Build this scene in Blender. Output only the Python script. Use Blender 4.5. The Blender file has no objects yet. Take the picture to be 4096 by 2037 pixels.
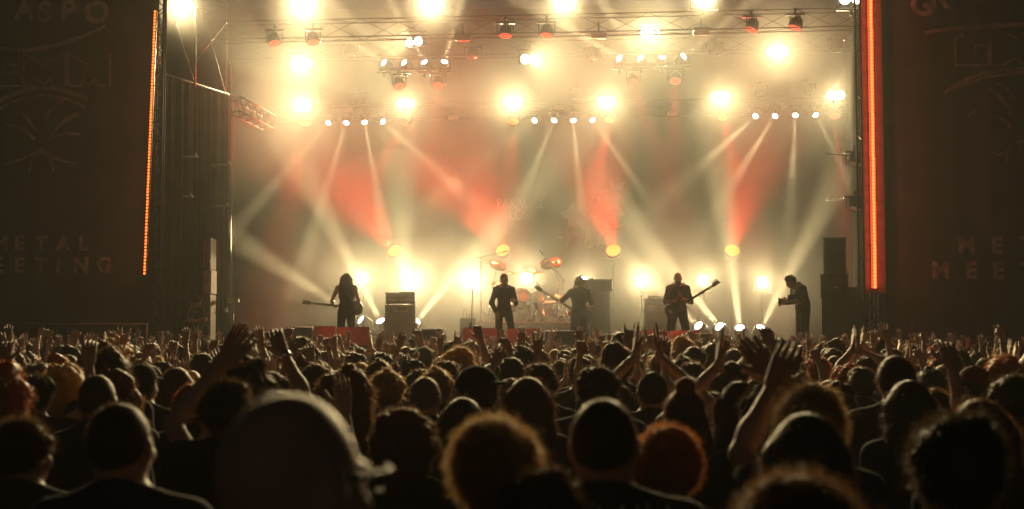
import bpy, math, random
import numpy as np
from mathutils import Vector, Matrix
S = bpy.context.scene
PI = math.pi
rnd = random.Random(7)

# ---------------------------------------------------------------- camera, night sky, exposure
F = 5490.0                                   # focal length in pixels of the 4096 px wide photograph
TH = math.atan(337 / F)                      # the camera looks up by 3.5 degrees
EYE = 1.9
cam = bpy.data.cameras.new('camera'); cam_o = bpy.data.objects.new('camera', cam); S.collection.objects.link(cam_o)
cam_o.location = (0, 0, EYE); cam_o.rotation_euler = (PI / 2 + TH, 0, 0)
cam.sensor_width = 36; cam.lens = 36 * F / 4096; cam.clip_start = .05; cam.clip_end = 300
cam.dof.use_dof = True; cam.dof.focus_distance = 29.5; cam.dof.aperture_fstop = 3.0
S.camera = cam_o
world = bpy.data.worlds.new('World'); S.world = world; world.use_nodes = True
wn = world.node_tree; bg = wn.nodes['Background']
sky = wn.nodes.new('ShaderNodeTexSky'); sky.sky_type = 'NISHITA'; sky.sun_disc = False
sky.sun_elevation = math.radians(12.0); sky.sun_rotation = math.radians(180)
wn.links.new(sky.outputs[0], bg.inputs['Color']); bg.inputs['Strength'].default_value = 0.0026
S.view_settings.view_transform = 'Standard'; S.view_settings.look = 'None'; S.view_settings.gamma = 1; S.view_settings.exposure = 0
cy = S.cycles
cy.use_denoising = True; cy.denoiser = 'OPENIMAGEDENOISE'
cy.max_bounces = 4; cy.diffuse_bounces = 2; cy.glossy_bounces = 2; cy.transmission_bounces = 2; cy.transparent_max_bounces = 4
cy.volume_bounces = 0; cy.use_adaptive_sampling = True; cy.adaptive_threshold = .03; cy.use_light_tree = True
cy.sample_clamp_direct = 0; cy.sample_clamp_indirect = 4

KW = 0.77      # white lamps
KR = 1.0      # red lamps
WHITE = (1, .765, .37); RED = (1, .045, .02)

def at(px, py, Y):
    """the point at depth Y that the photograph shows at pixel px, py (4096 px wide)"""
    u = (px - 2048) / F; v = (1018.5 - py) / F
    dy = math.cos(TH) - v * math.sin(TH); dz = math.sin(TH) + v * math.cos(TH)
    t = Y / dy
    return Vector((u * t, Y, EYE + dz * t))
def at2(x, y, Y): return at(x * 1.5901, y * 1.5901, Y)

# ---------------------------------------------------------------- materials
MATS = {}
def mat(name, col, rough=.7, metal=0., var=.25, scale=8., bump=0., bscale=60., spec=.5):
    if name in MATS: return MATS[name]
    m = bpy.data.materials.new(name); m.use_nodes = True; nt = m.node_tree; b = nt.nodes['Principled BSDF']
    b.inputs['Roughness'].default_value = rough; b.inputs['Metallic'].default_value = metal
    b.inputs['Specular IOR Level'].default_value = spec
    tc = nt.nodes.new('ShaderNodeTexCoord')
    nz = nt.nodes.new('ShaderNodeTexNoise'); nz.inputs['Scale'].default_value = scale; nz.inputs['Detail'].default_value = 4
    nt.links.new(tc.outputs['Object'], nz.inputs['Vector'])
    rp = nt.nodes.new('ShaderNodeValToRGB')
    lo = tuple(c * (1 - var) for c in col); hi = tuple(min(1, c * (1 + var)) for c in col)
    rp.color_ramp.elements[0].color = (*lo, 1); rp.color_ramp.elements[1].color = (*hi, 1)
    rp.color_ramp.elements[0].position = .3; rp.color_ramp.elements[1].position = .7
    nt.links.new(nz.outputs['Fac'], rp.inputs['Fac']); nt.links.new(rp.outputs['Color'], b.inputs['Base Color'])
    if bump:
        n2 = nt.nodes.new('ShaderNodeTexNoise'); n2.inputs['Scale'].default_value = bscale; n2.inputs['Detail'].default_value = 3
        nt.links.new(tc.outputs['Object'], n2.inputs['Vector'])
        bp = nt.nodes.new('ShaderNodeBump'); bp.inputs['Strength'].default_value = bump; bp.inputs['Distance'].default_value = .01
        nt.links.new(n2.outputs['Fac'], bp.inputs['Height']); nt.links.new(bp.outputs['Normal'], b.inputs['Normal'])
    MATS[name] = m; return m
def hair_mat(name, col, trans=None):
    if name in MATS: return MATS[name]
    m = bpy.data.materials.new(name); m.use_nodes = True; nt = m.node_tree; nt.nodes.clear()
    out = nt.nodes.new('ShaderNodeOutputMaterial')
    b = nt.nodes.new('ShaderNodeBsdfPrincipled'); b.inputs['Base Color'].default_value = (*col, 1)
    b.inputs['Roughness'].default_value = .42
    t = nt.nodes.new('ShaderNodeBsdfTranslucent'); t.inputs['Color'].default_value = (*(trans or [min(1, c * 2.6 + .06 * k) for c, k in zip(col, (1, .62, .26))]), 1)
    mx = nt.nodes.new('ShaderNodeMixShader'); mx.inputs[0].default_value = .5
    nt.links.new(b.outputs[0], mx.inputs[1]); nt.links.new(t.outputs[0], mx.inputs[2]); nt.links.new(mx.outputs[0], out.inputs['Surface'])
    MATS[name] = m; return m
def glow_mat(name, col, strength, cells=0.):
    if name in MATS: return MATS[name]
    m = bpy.data.materials.new(name); m.use_nodes = True; nt = m.node_tree; nt.nodes.clear()
    out = nt.nodes.new('ShaderNodeOutputMaterial'); e = nt.nodes.new('ShaderNodeEmission')
    e.inputs['Color'].default_value = (*col, 1); e.inputs['Strength'].default_value = strength
    if cells:      # the single LEDs behind one lens
        tc = nt.nodes.new('ShaderNodeTexCoord'); v = nt.nodes.new('ShaderNodeTexVoronoi'); v.inputs['Scale'].default_value = cells
        v.inputs['Randomness'].default_value = .25
        nt.links.new(tc.outputs['Object'], v.inputs['Vector'])
        mr = nt.nodes.new('ShaderNodeMapRange'); mr.inputs['From Min'].default_value = .25; mr.inputs['From Max'].default_value = .55
        mr.inputs['To Min'].default_value = strength; mr.inputs['To Max'].default_value = strength * .45
        nt.links.new(v.outputs['Distance'], mr.inputs['Value']); nt.links.new(mr.outputs[0], e.inputs['Strength'])
    nt.links.new(e.outputs[0], out.inputs['Surface'])
    m.cycles.emission_sampling = 'NONE'
    MATS[name] = m; return m

BLACK = mat('black paint', (.022, .021, .020), .55, bump=.15)
BLACKM = mat('black powder coated metal', (.03, .03, .03), .4, .3)
ALU = mat('dull aluminium', (.30, .29, .27), .5, .7)
DARKT = mat('black coated truss', (.014, .013, .012), .7)
GRILLE = mat('black speaker grille', (.03, .03, .03), .6, .2, bump=.5, bscale=220)
CLOTH = mat('black molton cloth', (.03, .027, .024), .95, bump=.3, bscale=25, scale=2)
CURTAIN = mat('grey stage curtain', (.10, .09, .075), .95, bump=.2, bscale=30, scale=1.5)
PLY = mat('pale worn plywood', (.34, .30, .22), .7, bump=.2)
TOLEX = mat('black amplifier tolex', (.045, .042, .036), .6, bump=.4, bscale=300)
GOLD = mat('brass', (.75, .52, .2), .25, 1.)
CHROME = mat('chrome', (.7, .7, .7), .18, 1.)
PRINT = mat('worn pale print', (.34, .31, .27), .9, var=.55, scale=5)
PRINTD = mat('worn dim print', (.30, .27, .24), .9, var=.6, scale=4)
GLOW_W = glow_mat('white lamp lens', (1, .93, .72), 14)
GLOW_B = glow_mat('white beam lens', (1, .95, .86), 9)
GLOW_R = glow_mat('red LED lens', (1, .07, .03), 2.4, 26)
GLOW_O = glow_mat('orange-red LED lens', (1, .12, .02), 3.0, 26)
GLOW_Y = glow_mat('amber hot LED lens', (1, .055, .002), 14.0, 30)
LED_L = glow_mat('red LED dot', (1, .11, .012), 5)
LED_R = glow_mat('bright red LED dot', (1, .10, .02), 5)
LED_HALO = glow_mat('red LED diffuser', (1, .05, .016), 2.6)  # emission that imitates the red halo around the LED dots

# ---------------------------------------------------------------- mesh helpers
def link(o, parent=None):
    S.collection.objects.link(o)
    if parent is not None: o.parent = parent
    return o
def tag(o, label=None, cat=None, group=None, kind=None):
    if label: o['label'] = label
    if cat: o['category'] = cat
    if group: o['group'] = group
    if kind: o['kind'] = kind
    return o
def empty(name, loc, label, cat, group=None, rz=0.):
    o = bpy.data.objects.new(name, None); o.empty_display_size = .1; o.location = loc; o.rotation_euler = (0, 0, rz)
    link(o); return tag(o, label, cat, group)
def frame_z(d, up=(0, 0, 1)):
    """rotation whose +Z goes along d"""
    d = Vector(d).normalized(); u = Vector(up)
    if abs(d.dot(u)) > .98: u = Vector((0, 1, 0))
    x = u.cross(d).normalized(); y = d.cross(x)
    return Matrix((x, y, d)).transposed().to_4x4()
class MB:
    def __init__(s): s.v = []; s.f = []; s.m = []; s.mi = 0; s.X = Matrix()
    def add(s, vs, fs):
        n = len(s.v); s.v += [tuple(s.X @ Vector(p)) for p in vs]
        s.f += [tuple(n + i for i in f) for f in fs]; s.m += [s.mi] * len(fs); return s
    def box(s, c, d, ch=0.):
        cx, cy_, cz = c; a, b, e = d[0] / 2, d[1] / 2, d[2] / 2
        if not ch:
            vs = [(cx + i * a, cy_ + j * b, cz + k * e) for i in (-1, 1) for j in (-1, 1) for k in (-1, 1)]
            return s.add(vs, [(0, 1, 3, 2), (4, 6, 7, 5), (0, 4, 5, 1), (2, 3, 7, 6), (0, 2, 6, 4), (1, 5, 7, 3)])
        ch = min(ch, a * .9, b * .9, e * .9); vs = []; idx = {}
        for i in (-1, 1):
            for j in (-1, 1):
                for k in (-1, 1):
                    for ax in range(3):
                        q = [a - ch, b - ch, e - ch]; q[ax] = (a, b, e)[ax]
                        idx[(i, j, k, ax)] = len(vs); vs.append((cx + i * q[0], cy_ + j * q[1], cz + k * q[2]))
        fs = []
        for ax in range(3):
            o1, o2 = [t for t in range(3) if t != ax]
            for sg in (-1, 1):
                ring = []
                for p, q in ((-1, -1), (1, -1), (1, 1), (-1, 1)):
                    t = [0, 0, 0]; t[ax] = sg; t[o1] = p; t[o2] = q; ring.append(idx[(*t, ax)])
                fs.append(ring)
        for ax in range(3):      # edges along ax
            o1, o2 = [t for t in range(3) if t != ax]
            for p in (-1, 1):
                for q in (-1, 1):
                    t0 = [0, 0, 0]; t1 = [0, 0, 0]; t0[ax] = -1; t1[ax] = 1
                    for t in (t0, t1): t[o1] = p; t[o2] = q
                    fs.append([idx[(*t0, o1)], idx[(*t1, o1)], idx[(*t1, o2)], idx[(*t0, o2)]])
        for i in (-1, 1):
            for j in (-1, 1):
                for k in (-1, 1): fs.append([idx[(i, j, k, 0)], idx[(i, j, k, 1)], idx[(i, j, k, 2)]])
        return s.add(vs, fs)
    def cyl(s, p0, p1, r0, r1=None, n=10, cap=True):
        r1 = r0 if r1 is None else r1; p0 = Vector(p0); p1 = Vector(p1)
        R = frame_z(p1 - p0); vs = []
        for p, r in ((p0, r0), (p1, r1)):
            for i in range(n):
                a = 2 * PI * i / n; vs.append(p + R @ Vector((r * math.cos(a), r * math.sin(a), 0)))
        fs = [(i, (i + 1) % n, n + (i + 1) % n, n + i) for i in range(n)]
        if cap: fs += [tuple(reversed(range(n))), tuple(range(n, 2 * n))]
        return s.add(vs, fs)
    def tube(s, pts, r, n=6):
        for a, b in zip(pts, pts[1:]): s.cyl(a, b, r, n=n)
        return s
    def lathe(s, prof, n=20):
        vs = []; fs = []
        for (r, z) in prof:
            for i in range(n): vs.append((r * math.cos(2 * PI * i / n), r * math.sin(2 * PI * i / n), z))
        for j in range(len(prof) - 1):
            for i in range(n): fs.append((j * n + i, j * n + (i + 1) % n, (j + 1) * n + (i + 1) % n, (j + 1) * n + i))
        return s.add(vs, fs)
    def disc(s, c, r, n=20, dome=0.):
        vs = [(c[0], c[1], c[2] + dome)] + [(c[0] + r * math.cos(2 * PI * i / n), c[1] + r * math.sin(2 * PI * i / n), c[2]) for i in range(n)]
        return s.add(vs, [(0, 1 + i, 1 + (i + 1) % n) for i in range(n)])
    def prism(s, poly, h0, h1):
        """polygon in local XY (may be concave), extruded along Z"""
        n = len(poly)
        from mathutils.geometry import tessellate_polygon
        tri = tessellate_polygon([[Vector((x, y, 0)) for x, y in poly]])
        vs = [(x, y, h0) for x, y in poly] + [(x, y, h1) for x, y in poly]
        fs = [tuple(reversed(t)) for t in tri] + [tuple(n + i for i in t) for t in tri]
        fs += [(i, (i + 1) % n, n + (i + 1) % n, n + i) for i in range(n)]
        return s.add(vs, fs)
    def ball(s, c, r, n=10, m=6):
        rx, ry, rz = (r, r, r) if not hasattr(r, '__len__') else r; vs = []; fs = []
        for j in range(m + 1):
            t = PI * j / m
            for i in range(n): vs.append((c[0] + rx * math.sin(t) * math.cos(2 * PI * i / n), c[1] + ry * math.sin(t) * math.sin(2 * PI * i / n), c[2] + rz * math.cos(t)))
        for j in range(m):
            for i in range(n): fs.append((j * n + i, (j + 1) * n + i, (j + 1) * n + (i + 1) % n, j * n + (i + 1) % n))
        return s.add(vs, fs)
    def build(s, name, mats, parent=None, smooth=False):
        me = bpy.data.meshes.new(name); me.from_pydata(s.v, [], s.f)
        mats = mats if isinstance(mats, (list, tuple)) else [mats]
        for m in mats: me.materials.append(m)
        if len(mats) > 1: me.polygons.foreach_set('material_index', s.m)
        if smooth: me.polygons.foreach_set('use_smooth', [True] * len(me.polygons))
        me.update()
        return link(bpy.data.objects.new(name, me), parent)
ORD = ['first', 'second', 'third', 'fourth', 'fifth', 'sixth', 'seventh', 'eighth', 'ninth', 'tenth']
def nth(i, n):
    if i == 0: return 'leftmost'
    if i == n - 1: return 'rightmost'
    return ORD[i] + ' from left'
# ---------------------------------------------------------------- bodies: smooth distance fields turned into one skin
def grid_axis(lo, hi, res): return np.arange(lo - 2 * res, hi + 3 * res, res, dtype=np.float32)
class Field:
    def __init__(s, lo, hi, res):
        s.ax = [grid_axis(lo[i], hi[i], res) for i in range(3)]; s.res = res
        s.d = np.full([len(a) for a in s.ax], .25, np.float32)
    def sub(s, lo, hi):
        sl = []
        for i in range(3):
            a = s.ax[i]; i0 = max(0, int((lo[i] - a[0]) / s.res)); i1 = min(len(a), int((hi[i] - a[0]) / s.res) + 2)
            if i1 <= i0: return None, None
            sl.append(slice(i0, i1))
        return tuple(sl), np.meshgrid(*[s.ax[i][sl[i]] for i in range(3)], indexing='ij')
    def smin(s, sl, d, k):
        a = s.d[sl]; h = np.maximum(k - np.abs(a - d), 0) / k
        s.d[sl] = np.minimum(a, d) - h * h * k * .25
    def cone(s, a, b, ra, rb, k=.03):
        a = np.array(a, float); b = np.array(b, float); m = max(ra, rb) + .09
        sl, P = s.sub(np.minimum(a, b) - m, np.maximum(a, b) + m)
        if sl is None: return
        ab = b - a; L2 = max(1e-9, float(ab @ ab))
        x, y, z = P[0] - a[0], P[1] - a[1], P[2] - a[2]
        t = np.clip((x * ab[0] + y * ab[1] + z * ab[2]) / L2, 0, 1)
        d = np.sqrt((x - t * ab[0]) ** 2 + (y - t * ab[1]) ** 2 + (z - t * ab[2]) ** 2) - (ra + (rb - ra) * t)
        s.smin(sl, d.astype(np.float32), k)
    def ell(s, c, r, R=None, k=.03, cut=None, sub=False):
        c = np.array(c, float); m = max(r) + .09
        sl, P = s.sub(c - m, c + m)
        if sl is None: return
        x, y, z = P[0] - c[0], P[1] - c[1], P[2] - c[2]
        if R is not None:
            q = np.array(R.to_3x3().transposed())
            x, y, z = q[0, 0] * x + q[0, 1] * y + q[0, 2] * z, q[1, 0] * x + q[1, 1] * y + q[1, 2] * z, q[2, 0] * x + q[2, 1] * y + q[2, 2] * z
        k0 = np.sqrt((x / r[0]) ** 2 + (y / r[1]) ** 2 + (z / r[2]) ** 2)
        k1 = np.sqrt((x / r[0] ** 2) ** 2 + (y / r[1] ** 2) ** 2 + (z / r[2] ** 2) ** 2)
        d = (k0 * (k0 - 1) / np.maximum(k1, 1e-6)).astype(np.float32)
        d = np.where(k0 < .05, -min(r), d).astype(np.float32)
        if sub: s.d[sl] = np.maximum(s.d[sl], -d)
        else: s.smin(sl, d, k)
    def cutplane(s, p, n):
        """keep the side where (x - p).n < 0"""
        n = np.array(n, float); n /= np.linalg.norm(n)
        P = np.meshgrid(*s.ax, indexing='ij')
        d = (P[0] - p[0]) * n[0] + (P[1] - p[1]) * n[1] + (P[2] - p[2]) * n[2]
        s.d = np.maximum(s.d, d.astype(np.float32))
    def mesh(s):
        D = s.d; I = D < 0; nx, ny, nz = D.shape
        cs = np.zeros((nx - 1, ny - 1, nz - 1), np.int8)
        for i in (0, 1):
            for j in (0, 1):
                for k in (0, 1): cs += I[i:nx - 1 + i, j:ny - 1 + j, k:nz - 1 + k]
        act = (cs > 0) & (cs < 8); idx = np.argwhere(act)
        if len(idx) == 0: return np.zeros((0, 3)), np.zeros((0, 4), int)
        num = np.full(act.shape, -1, np.int64); num[act] = np.arange(len(idx))
        acc = np.zeros((len(idx), 3), np.float32); cnt = np.zeros(len(idx), np.float32)
        for ax in range(3):
            o1, o2 = [t for t in range(3) if t != ax]
            for p in (0, 1):
                for q in (0, 1):
                    o = [0, 0, 0]; o[o1] = p; o[o2] = q; o = np.array(o); e = o.copy(); e[ax] = 1
                    d0 = D[tuple((idx + o).T)]; d1 = D[tuple((idx + e).T)]
                    on = (d0 < 0) != (d1 < 0); t = np.where(on, d0 / np.where(on, d0 - d1, 1), 0)
                    pos = np.tile(o.astype(np.float32), (len(idx), 1)); pos[:, ax] = t
                    acc[on] += pos[on]; cnt[on] += 1
        V = (idx + acc / cnt[:, None]) * s.res + np.array([a[0] for a in s.ax])
        Q = []
        for ax in range(3):
            o1, o2 = (ax + 1) % 3, (ax + 2) % 3
            a = [slice(None)] * 3; b = [slice(None)] * 3; a[ax] = slice(0, -1); b[ax] = slice(1, None)
            ch = I[tuple(a)] != I[tuple(b)]
            e = np.argwhere(ch); e = e[(e[:, o1] > 0) & (e[:, o2] > 0) & (e[:, o1] < D.shape[o1] - 1) & (e[:, o2] < D.shape[o2] - 1)]
            flip = I[tuple(e.T)]
            c = []
            for p, q in ((1, 1), (0, 1), (0, 0), (1, 0)):
                t = e.copy(); t[:, o1] -= p; t[:, o2] -= q; c.append(num[tuple(t.T)])
            q = np.stack(c, 1); q[~flip] = q[~flip][:, ::-1]; Q.append(q)
        return V, np.concatenate(Q)
def np_mesh(name, parts, mats):
    """parts: list of (verts, quads or tris, material index)"""
    V = []; Fs = []; MI = []; n = 0
    for v, f, mi in parts:
        if len(v) == 0: continue
        V.append(np.asarray(v, np.float32)); Fs.append((np.asarray(f) + n, mi)); n += len(v)
    me = bpy.data.meshes.new(name)
    if not V: return me
    V = np.concatenate(V); loops = []; starts = []; tot = 0
    for f, mi in Fs:
        starts.append(tot + np.arange(len(f)) * f.shape[1]); loops.append(f.ravel()); tot += f.size; MI.append(np.full(len(f), mi))
    loops = np.concatenate(loops); starts = np.concatenate(starts); MI = np.concatenate(MI)
    me.vertices.add(len(V)); me.vertices.foreach_set('co', V.ravel())
    me.loops.add(len(loops)); me.loops.foreach_set('vertex_index', loops.astype(np.int32))
    me.polygons.add(len(starts)); me.polygons.foreach_set('loop_start', starts.astype(np.int32))
    me.polygons.foreach_set('material_index', MI.astype(np.int32)); me.polygons.foreach_set('use_smooth', np.ones(len(starts), bool))
    for m in mats: me.materials.append(m)
    me.update(calc_edges=True); me.validate(); return me

# ---- hands: wrist at the origin, fingers along +Z, palm faces +Y, thumb on +X
HAND = {'open': [(.12, .15, .1), (.05, .1, .1), (.05, .1, .1), (.1, .15, .1), 0], 'flat': [(.02, .05, .05)] * 4 + [0],
        'horns': [(.1, .1, .1), (1.5, 1.7, 1.2), (1.5, 1.7, 1.2), (.1, .1, .1), 1], 'fist': [(1.5, 1.7, 1.2)] * 4 + [1],
        'point': [(1.5, 1.7, 1.2)] * 3 + [(.05, .05, .05), 1], 'grip': [(.9, 1.2, .8)] * 4 + [1],
        'relax': [(.5, .6, .4), (.45, .6, .4), (.4, .5, .35), (.3, .45, .3), 0]}
_hands = {}
def hand_mesh(kind, res):
    key = (kind, res)
    if key in _hands: return _hands[key]
    f = Field((-.09, -.07, -.05), (.12, .13, .23), res); c = HAND[kind]
    f.cone((0, 0, -.05), (0, 0, .0), .027, .026, .01)
    xs = (-.034, -.012, .011, .033); ln = (.026, .033, .036, .031); spread = (-.13, -.04, .04, .10) if kind in ('open', 'horns') else (-.04, -.01, .01, .04)
    for i, x in enumerate(xs):
        p = np.array((x, 0, .088)); f.cone((x * .55, 0, .005), p, .017, .0125, .012)
        a = 0.; sx = spread[i]
        for j in range(3):
            a += c[i][j]; L = ln[i] * (1.15, .85, .7)[j]
            q = p + L * np.array((math.sin(sx) * math.cos(a), math.sin(a), math.cos(a) * math.cos(sx)))
            f.cone(p, q, (.0105, .0095, .0085)[j], (.0095, .0085, .007)[j], .004); p = q
    if c[4] == 0: t = [(.026, .004, .02), (.058, .012, .052), (.075, .018, .082), (.082, .022, .104)]
    else: t = [(.026, .006, .02), (.05, .022, .05), (.034, .045, .075), (.008, .05, .078)]
    for j in range(3): f.cone(t[j], t[j + 1], (.016, .0115, .010)[j], (.012, .010, .008)[j], .006)
    _hands[key] = f.mesh(); return _hands[key]

def rot_about(R, o): return Matrix.Translation(o) @ R @ Matrix.Translation(-Vector(o))
ARM = {   # elbow and wrist measured from the shoulder; x outward
    'down': ((.06, -.03, -.28), (.08, .07, -.51)), 'up': ((.10, .10, .22), (.06, .16, .47)), 'high': ((.05, .04, .27), (.02, .08, .52)),
    'wide': ((.20, .08, .17), (.24, .14, .42)), 'clap': ((.11, .14, .20), (-.15, .24, .41)), 'front': ((.08, .16, -.18), (-.02, .36, -.02)),
    'bent': ((.22, .06, .08), (.12, .18, .30)), 'low': ((.17, .12, -.12), (.12, .26, .12))}
BASE = dict(toe=(.11, .15, .03), ankle=(.10, -.02, .09), knee=(.105, .02, .49), hip=(.085, 0, .93), pelvis=(0, 0, .97), waist=(0, .0, 1.10),
            chest=(0, -.005, 1.30), shoulder=(.178, -.01, 1.412), neck=(0, -.015, 1.46), head=(0, .012, 1.632))
def make_body(spec, res=.018, hres=.007):
    """spec: build, J (joint overrides, 'name.l'/'name.r' for one side), arm l/r = (pose or (elbow, wrist) offsets, hand, palm direction), yaw, nod, tilt, hair ...
    returns numpy parts in a frame where the person is 1.75 m tall and faces +Y"""
    J = {}; B = spec.get('build', 1.)
    for k, v in BASE.items():
        if k in ('pelvis', 'waist', 'chest', 'neck', 'head'): J[k] = Vector(v)
        else: J[k + '.r'] = Vector(v); J[k + '.l'] = Vector((-v[0], v[1], v[2]))
    for s in 'lr': J['shoulder.' + s].x *= (.55 + .45 * B)
    for k, v in spec.get('J', {}).items(): J[k] = Vector(v)
    hd = J['head']; nk = J['neck']
    HR = Matrix.Rotation(spec.get('yaw', 0), 4, 'Z') @ Matrix.Rotation(spec.get('nod', 0), 4, 'X') @ Matrix.Rotation(spec.get('tilt', 0), 4, 'Y')
    piv = hd + Vector((0, -.02, -.09))
    def H(x, y, z): return piv + HR @ (Vector((x, y, z)) - (Vector((0, .012, 1.645)) + Vector((0, -.02, -.09))))
    arms = {}
    for s, sg in (('r', 1), ('l', -1)):
        pose, hand, palm = spec.get('arm_' + s, ('down', 'relax', None))
        e, w = ARM[pose] if isinstance(pose, str) else pose
        sh = J['shoulder.' + s]
        lift = .035 if (e[2] > .05) else 0
        sh = sh + Vector((-sg * lift * .6, 0, lift)); J['shoulder.' + s] = sh
        arms[s] = (sh, sh + Vector((sg * e[0], e[1], e[2])), sh + Vector((sg * w[0], w[1], w[2])), hand, palm, sg)
    allp = [v for v in J.values()] + [q for a in arms.values() for q in a[1:3]] + [H(0, 0, 1.8)]
    lo = [min(p[i] for p in allp) - .17 for i in range(3)]; hi = [max(p[i] for p in allp) + .17 for i in range(3)]; lo[2] = max(lo[2], -.03)
    fat = spec.get('fat', 1.)
    # ---- skin
    f = Field(lo, hi, res)
    f.ell(H(0, -.012, 1.655), (.077, .097, .097), HR)
    f.ell(H(0, .030, 1.602), (.062, .070, .088), HR, .04)
    f.ell(H(0, .066, 1.553), (.030, .028, .022), HR, .03)
    for s in (1, -1):
        f.ell(H(s * .079, -.008, 1.628), (.013, .024, .034), HR, .008)
        f.ell(H(s * .034, .088, 1.655), (.022, .014, .010), HR, .015)
        f.ell(H(s * .045, .070, 1.605), (.024, .022, .022), HR, .02)
        if res < .012: f.ell(H(s * .032, .108, 1.640), (.015, .016, .010), HR, sub=True)
    f.cone(H(0, .098, 1.645), H(0, .118, 1.606), .010, .016, .02)
    f.ell(H(0, .098, 1.578), (.026, .012, .011), HR, .012)
    f.cone(nk + Vector((0, 0, -.03)), H(0, -.012, 1.585), .060 * B ** .5, .054 * B ** .5, .04)
    f.cone(nk + Vector((.05, 0, -.01)), nk + Vector((-.05, 0, -.01)), .05, .05, .05)
    f.ell(J['chest'], (.155 * B, .10 * fat, .17), None, .06); f.ell(J['waist'], (.125 * B * fat, .09 * fat, .14), None, .06)
    f.ell(J['pelvis'], (.15 * B, .105 * fat, .12), None, .05)
    for s in 'lr':
        f.cone(J['neck'] + Vector((0, -.015, .02)), J['shoulder.' + s], .052, .047 * B, .05)
        f.cone(J['hip.' + s], J['knee.' + s], .078 * B, .052 * B, .04); f.cone(J['knee.' + s], J['ankle.' + s], .052 * B, .036, .03)
        sh, el, wr, hand, palm, sg = arms[s]
        f.cone(sh, el, .048 * B, .038 * B, .04); f.cone(el, el + (wr - el) * .35, .038 * B, .040 * B, .02); f.cone(el + (wr - el) * .3, wr, .040 * B, .026, .03)
    V, Q = f.mesh(); skin = [(V, Q, 0)]
    for s in 'lr':
        sh, el, wr, hand, palm, sg = arms[s]
        hv, hq = hand_mesh(hand, hres); d = (wr - el).normalized()
        hd_dir = spec.get('hdir_' + s)
        if hd_dir is not None: d = Vector(hd_dir).normalized()
        y = Vector(palm) if palm is not None else Vector((-sg * .6, .8, 0)); y = (y - d * y.dot(d)).normalized(); x = y.cross(d)
        # thumb points to the body's middle for a raised palm-forward hand: mirror one side
        hv = hv * (.98 if B >= 1 else .90)
        T = np.array(Matrix((x, y, d)).transposed()); hv2 = hv.copy(); flip = spec.get('thumb_' + s, 1 if s == 'l' else -1)
        # right-handed frame: x is to the right of the palm
        hv2[:, 0] *= flip
        hv3 = hv2 @ T.T + np.array(wr + d * .012); q2 = hq[:, ::-1] if flip < 0 else hq
        skin.append((hv3, q2, 0))
    # ---- shirt
    g = Field(lo, hi, res * 1.05); t = .014; sl = spec.get('sleeve', .62)
    g.ell(J['chest'], (.160 * B + t, .105 * fat + t, .185), None, .07); g.ell(J['waist'], (.135 * B * fat + t, .10 * fat + t, .15), None, .07)
    hem = J['pelvis'] + Vector((0, 0, .03)); g.ell(hem, (.158 * B + t, .11 * fat + t, .115), None, .06)
    for s in 'lr':
        g.cone(nk + Vector((0, -.028, .028)), J['shoulder.' + s] if sl > 0 else nk + (J['shoulder.' + s] - nk) * .8 + Vector((0, 0, -.01)), .060 + t * .4, .046 * B + t, .05)
        sh, el, wr, hand, palm, sg = arms[s]
        if sl > 0:
            e1 = sh + (el - sh) * min(1., sl * 1.3 if sl < 1 else 1); g.cone(sh, e1, .049 * B + t, .046 * B + t, .04)
            if sl >= 1: g.cone(el, el + (wr - el) * .92, .042 * B + t, .030 + t, .03)
    if spec.get('collar'): g.cone(nk + Vector((0, -.02, .0)), nk + Vector((0, -.02, .05)), .075, .072, .02)
    if spec.get('hood'): g.ell(nk + Vector((0, -.09, -.01)), (.11, .06, .07), None, .04)
    g.cutplane(nk + Vector((0, .03, .035 if not spec.get('collar') else .075)), (0, .55, 1))
    shirt = g.mesh()
    # ---- trousers
    p = Field([lo[0], lo[1], -.03], [hi[0], hi[1], J['pelvis'].z + .2], res * 1.5); t = .016
    p.ell(J['pelvis'] + Vector((0, 0, -.01)), (.153 * B + t * .6, .108 * fat + t * .6, .12), None, .05)
    for s in 'lr':
        p.cone(J['hip.' + s], J['knee.' + s], .082 * B + t, .060 * B + t, .03); p.cone(J['knee.' + s], J['ankle.' + s] + Vector((0, 0, -.02)), .060 * B + t, .05 + t, .03)
    trousers = p.mesh()
    sh_ = Field([lo[0], lo[1], -.03], [hi[0], hi[1], max(J['ankle.l'].z, J['ankle.r'].z) + .15], res * 1.2)
    for s in 'lr': sh_.cone(J['ankle.' + s] + Vector((0, -.03, -.04)), J['toe.' + s], .05, .04, .03); sh_.cone(J['ankle.' + s] + Vector((0, -.01, .03)), J['ankle.' + s] + Vector((0, -.02, -.04)), .045, .048, .03)
    shoes = sh_.mesh()
    hair, cap = make_hair(spec, H, HR, nk, res)
    return dict(skin=skin, shirt=[(shirt[0], shirt[1], 0)], trousers=[(trousers[0], trousers[1], 0)], shoes=[(shoes[0], shoes[1], 0)], hair=hair, cap=cap, H=H, arms=arms, J=J)

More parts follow.
